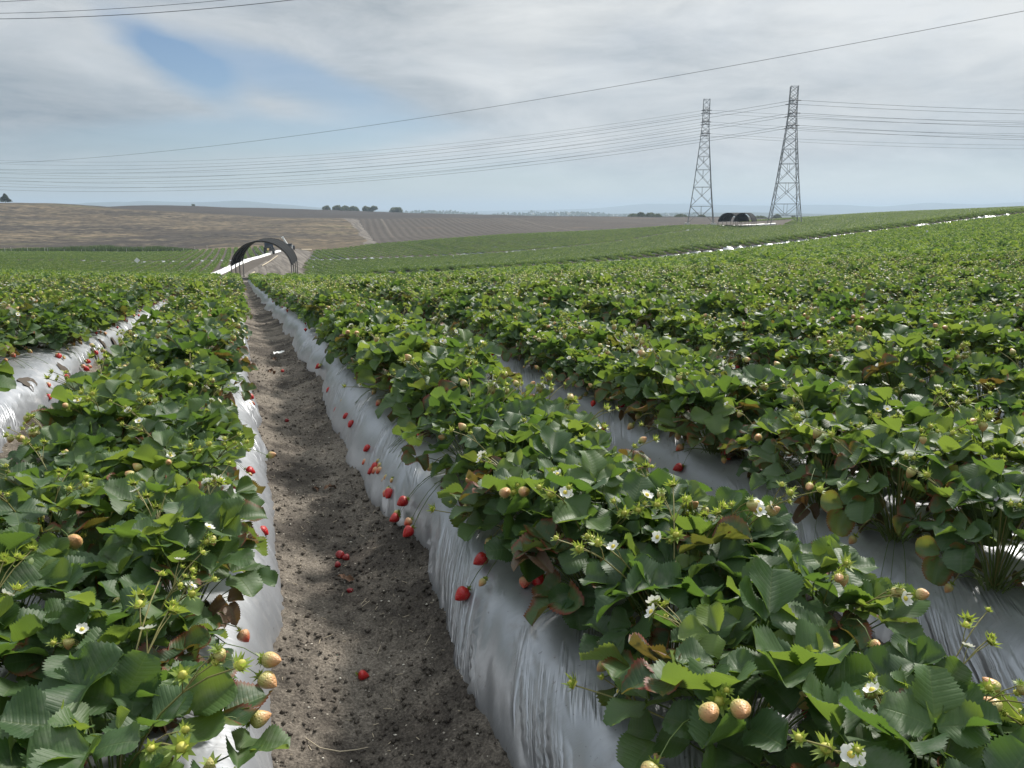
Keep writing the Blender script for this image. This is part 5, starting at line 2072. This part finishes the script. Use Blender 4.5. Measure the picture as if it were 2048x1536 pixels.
LV = ['top', 'middle', 'lowest']
leftR = [[(1024, 287), (60, 343)], [(1024, 309), (60, 360)], [(1024, 331), (60, 378)]]
rightR = [(2048, 224), (2048, 250), (2048, 276)]
leftL = [[(1024, 277), (60, 326)], [(1024, 302), (60, 346)], [(1024, 325), (60, 366)]]
rightL = [(2048, 246), (2048, 271), (2048, 294)]
for ends, lf, rt_, nm, r in ((endsR, leftR, rightR, 'nearer', .036), (endsL, leftL, rightL, 'farther', .027)):
    for i, (p, sy) in enumerate(ends):
        l_ = i // 2
        o_ = 3.4 if sy > 0 else -3.4
        power_line(p, [(a, b + o_) for a, b in lf[l_]], (rt_[l_][0], rt_[l_][1] + o_ * 1.1),
                   f'{LV[l_]} level cable of the {nm} lattice tower, {"upper" if sy < 0 else "lower"} of its pair', 'cables hung between lattice towers', r)


def span(a, b, sag, r, label):
    a, b = np.array(a), np.array(b)
    s = np.linspace(-.1, 1.1, 60)[:, None]
    P = a + (b - a) * s - np.array([0, 0, 1.0]) * 4 * sag * s * (1 - s)
    m_ = MB()
    m_.tube(P, r, 4, cap=False)
    tag(m_.build('power_line', M['wire']), label, 'power line', 'single overhead cables')


span(ray_at(0, 326, 150), ray_at(2048, 22, 62), 1.75, 0.019, 'single dark overhead cable crossing the whole sky from low left to upper right')
span(ray_at(-30, 38, 75), ray_at(640, -7, 62), 0.35, 0.026, 'lower of the dark overhead cables in the top left corner of the sky')
span(ray_at(-30, 27, 78), ray_at(640, -22, 65), 0.35, 0.020, 'middle dark overhead cable in the top left corner of the sky')
span(ray_at(-30, 5, 78), ray_at(640, -60, 65), 0.3, 0.020, 'short topmost overhead cable cutting the very top left corner')


# ------------------------------------------------------------------ trees on the ridges
def tree(px, D, py_top, width, label, cat='tree', mat='tree', kind='round', n=2600, name='tree', group='trees along the ridge', leaf=0.5, seed=0):
    g = np.random.default_rng(seed + int(px) + 3000)
    th = float(theta_of(px))
    x, y = D * math.sin(th), D * math.cos(th)
    z = Tf(x, y)
    Hh = max(1.0, z_of(th, py_top, D) - z)
    W = width / F_PX * D / 2
    root = empty(name, (x, y, z))
    if kind == 'round':
        nb = 16
        ca_ = (g.random(nb) - .5) * 1.5
        cen = np.stack([ca_ * W, (g.random(nb) - .5) * 1.3 * W, Hh * (0.18 + (.62 - .30 * np.abs(ca_)) * g.random(nb))], 1)
        rad = W * (0.20 + .24 * g.random(nb))
        k = g.integers(nb, size=n)
        v = g.normal(size=(n, 3)); v /= np.linalg.norm(v, axis=1)[:, None]
        P = cen[k] + v * (rad[k] * (0.55 + .5 * g.random(n)))[:, None] * np.array([1, 1, .9])
        P[:, 2] = np.where(P[:, 2] > Hh, Hh * (1 - .25 * g.random(n)), np.maximum(P[:, 2], Hh * .08))
    elif kind == 'cone':
        t_ = g.random(n) ** 0.75
        lay = 0.70 + 0.30 * np.abs(((t_ * 7) % 1) - .5) * 2
        rr = W * (1 - t_) * lay * np.sqrt(0.35 + .65 * g.random(n)) + 0.12
        a = g.random(n) * 6.28
        rr = rr * (1 + 0.25 * np.sin(a * 3 + t_ * 9))
        P = np.stack([rr * np.cos(a), rr * np.sin(a), Hh * (.12 + .88 * t_)], 1)
    else:                                                   # shrub
        a = g.random(n) * 6.28
        u = g.random(n) ** .5
        lump = 0.75 + .35 * vnoise(np.cos(a) * 1.5 + 5, np.sin(a) * 1.5 + seed, 3)
        P = np.stack([W * u * lump * np.cos(a), W * u * lump * np.sin(a), Hh * (1 - u ** 2.2) * lump * (.35 + .65 * g.random(n))], 1)
    d1 = g.normal(size=(n, 3)); d1 /= np.linalg.norm(d1, axis=1)[:, None]
    d2 = np.cross(d1, g.normal(size=(n, 3))); d2 /= np.linalg.norm(d2, axis=1)[:, None]
    s = leaf * (0.6 + .8 * g.random((n, 1)))
    V = np.stack([P - d1 * s, P + d2 * s * .6, P + d1 * s, P - d2 * s * .6], 1).reshape(-1, 3)
    tn = np.repeat(np.clip(g.random(n) * .7 + .3 * vnoise(P[:, 0] / W * 2 + 9, P[:, 2] / Hh * 3, seed), 0, 1), 4)
    link('crown', mesh_np('crown', V, np.arange(4 * n).reshape(n, 4), [M[mat]], attrs={'tint': tn}), root)
    m_ = MB()
    rt_ = max(.05, Hh * .03)
    m_.tube([(0, 0, -.3), (0.02 * Hh, 0, Hh * .3), (0, .02 * Hh, Hh * (.62 if kind != 'cone' else .95))], [rt_, rt_ * .7, rt_ * .25], 7, cap=False)
    for i in range(6 if kind == 'round' else 3):
        a = g.random() * 6.28
        h0 = Hh * (.22 + .25 * g.random())
        m_.tube([(0.01 * Hh, 0, h0), (W * .35 * math.cos(a), W * .35 * math.sin(a), h0 + Hh * .2), (W * .62 * math.cos(a), W * .62 * math.sin(a), h0 + Hh * .28)], [rt_ * .55, rt_ * .35, rt_ * .12], 5, cap=False)
    m_.build('trunk', M['bark'], root, True)
    tag(root, label, cat, group)


tree(654, 640, 411, 17, 'small pale round tree at the left end of the ridge tree row', seed=1)
tree(682, 640, 410.5, 30, 'broad leafy tree second from the left in the ridge tree row', n=3600, seed=2)
tree(707, 645, 412, 25, 'low spreading tree touching the broad one on its left', n=3000, seed=3)
tree(741, 635, 410, 27, 'tall rounded tree standing alone in the middle of the ridge', n=3600, seed=4)
tree(795, 660, 414.5, 29, 'wide two humped tree at the right end of the ridge tree row', n=3400, seed=5)
tree(845, 690, 424, 10, 'small round bush alone on the ridge right of the tree row', 'bush', n=900, kind='shrub', name='bush', leaf=.35, seed=6)
tree(14, 424, 388, 19, 'dark conifer standing alone on the brown hill at the far left', kind='cone', mat='conifer', n=2600, name='conifer', leaf=.32, seed=7)
tree(388, 575, 406, 6, 'tiny bare looking tree on the hill skyline', n=500, leaf=.22, seed=8)
for i, (px, w, t_) in enumerate(((1268, 26, 427), (1282, 20, 423.5), (1302, 28, 424.5), (1316, 18, 427.5))):
    tree(px, 480, t_, w, ['low dark bush at the left end of the bush group beyond the ploughed slope', 'taller paler bush rising from the bush group beyond the ploughed slope',
                          'broad dark bush in the middle of the group beyond the ploughed slope', 'low dark bush at the right end of that bush group'][i], 'bush', kind='shrub', name='bush', n=1300, leaf=.5, seed=20 + i, group='bushes beyond the ploughed slope')
tree(1362, 470, 427.5, 30, 'low dark bush on the ploughed crest just left of the farther tower', 'bush', kind='shrub', name='bush', n=1300, leaf=.5, seed=31, group='bushes beyond the ploughed slope')
tree(1404, 475, 429, 17, 'small dark bush seen between the legs of the farther tower', 'bush', kind='shrub', name='bush', n=900, leaf=.45, seed=32, group='bushes beyond the ploughed slope')
tree(1520, 420, 431, 34, 'flat dark bush seen just left of the nearer tower', 'bush', kind='shrub', name='bush', n=1200, leaf=.45, seed=33, group='bushes beyond the ploughed slope')
tree(1555, 500, 428, 20, 'pale bush seen between the legs of the nearer tower', 'bush', kind='shrub', name='bush', n=1000, leaf=.5, seed=34, group='bushes beyond the ploughed slope')
tree(1588, 420, 432, 14, 'small dark bush right of the nearer tower', 'bush', kind='shrub', name='bush', n=700, leaf=.45, seed=35, group='bushes beyond the ploughed slope')

# woods on the plain, far off
g = np.random.default_rng(71)
n = 16000
px = -200 + 1600 * g.random(n)
D = 1900 + 700 * g.random(n)
dn = vnoise(px * 0.012, D * 0.004, 9)
keep = g.random(n) < np.clip(dn * 2 - .55, 0, 1)
px, D = px[keep], D[keep]
n = len(px)
th = theta_of(px)
x, y = D * np.sin(th), D * np.cos(th)
hh = 3 + 14 * vnoise(px * 0.03, D * .004, 10) ** 2
z = T(x, y) + hh * g.random(n) ** .7
s = 2.2 + 2.4 * g.random((n, 1))
d1 = g.normal(size=(n, 3)); d1 /= np.linalg.norm(d1, axis=1)[:, None]
d2 = np.cross(d1, g.normal(size=(n, 3))); d2 /= np.linalg.norm(d2, axis=1)[:, None]
P = np.stack([x, y, z], 1)
V = np.stack([P - d1 * s, P + d2 * s, P + d1 * s, P - d2 * s], 1).reshape(-1, 3)
tag(link('far_woods', mesh_np('far_woods', V, np.arange(4 * n).reshape(n, 4), [M['wood']], attrs={'tint': np.repeat(g.random(n), 4)})), kind='stuff')

# ------------------------------------------------------------------ haze
HAZE = 0.00032
m = bpy.data.materials.new('haze_air')
m.use_nodes = True
t = NT(m.node_tree)
t.n.clear()
o_ = t.node('ShaderNodeOutputMaterial')
v_ = t.node('ShaderNodeVolumePrincipled')
v_.inputs['Color'].default_value = (0.54, 0.68, 0.83, 1)
v_.inputs['Density'].default_value = HAZE
v_.inputs['Anisotropy'].default_value = 0.15
t.l.new(v_.outputs[0], o_.inputs['Volume'])
mb = MB()
mb.box((0, 0, 0), (1, 1, 1))
o = mb.build('haze', m)
o.dimensions = (1, 1, 1)
o.scale = (19000, 19000, 112)
o.location = (0, 0, -13.5 + 56)
tag(o, kind='stuff')
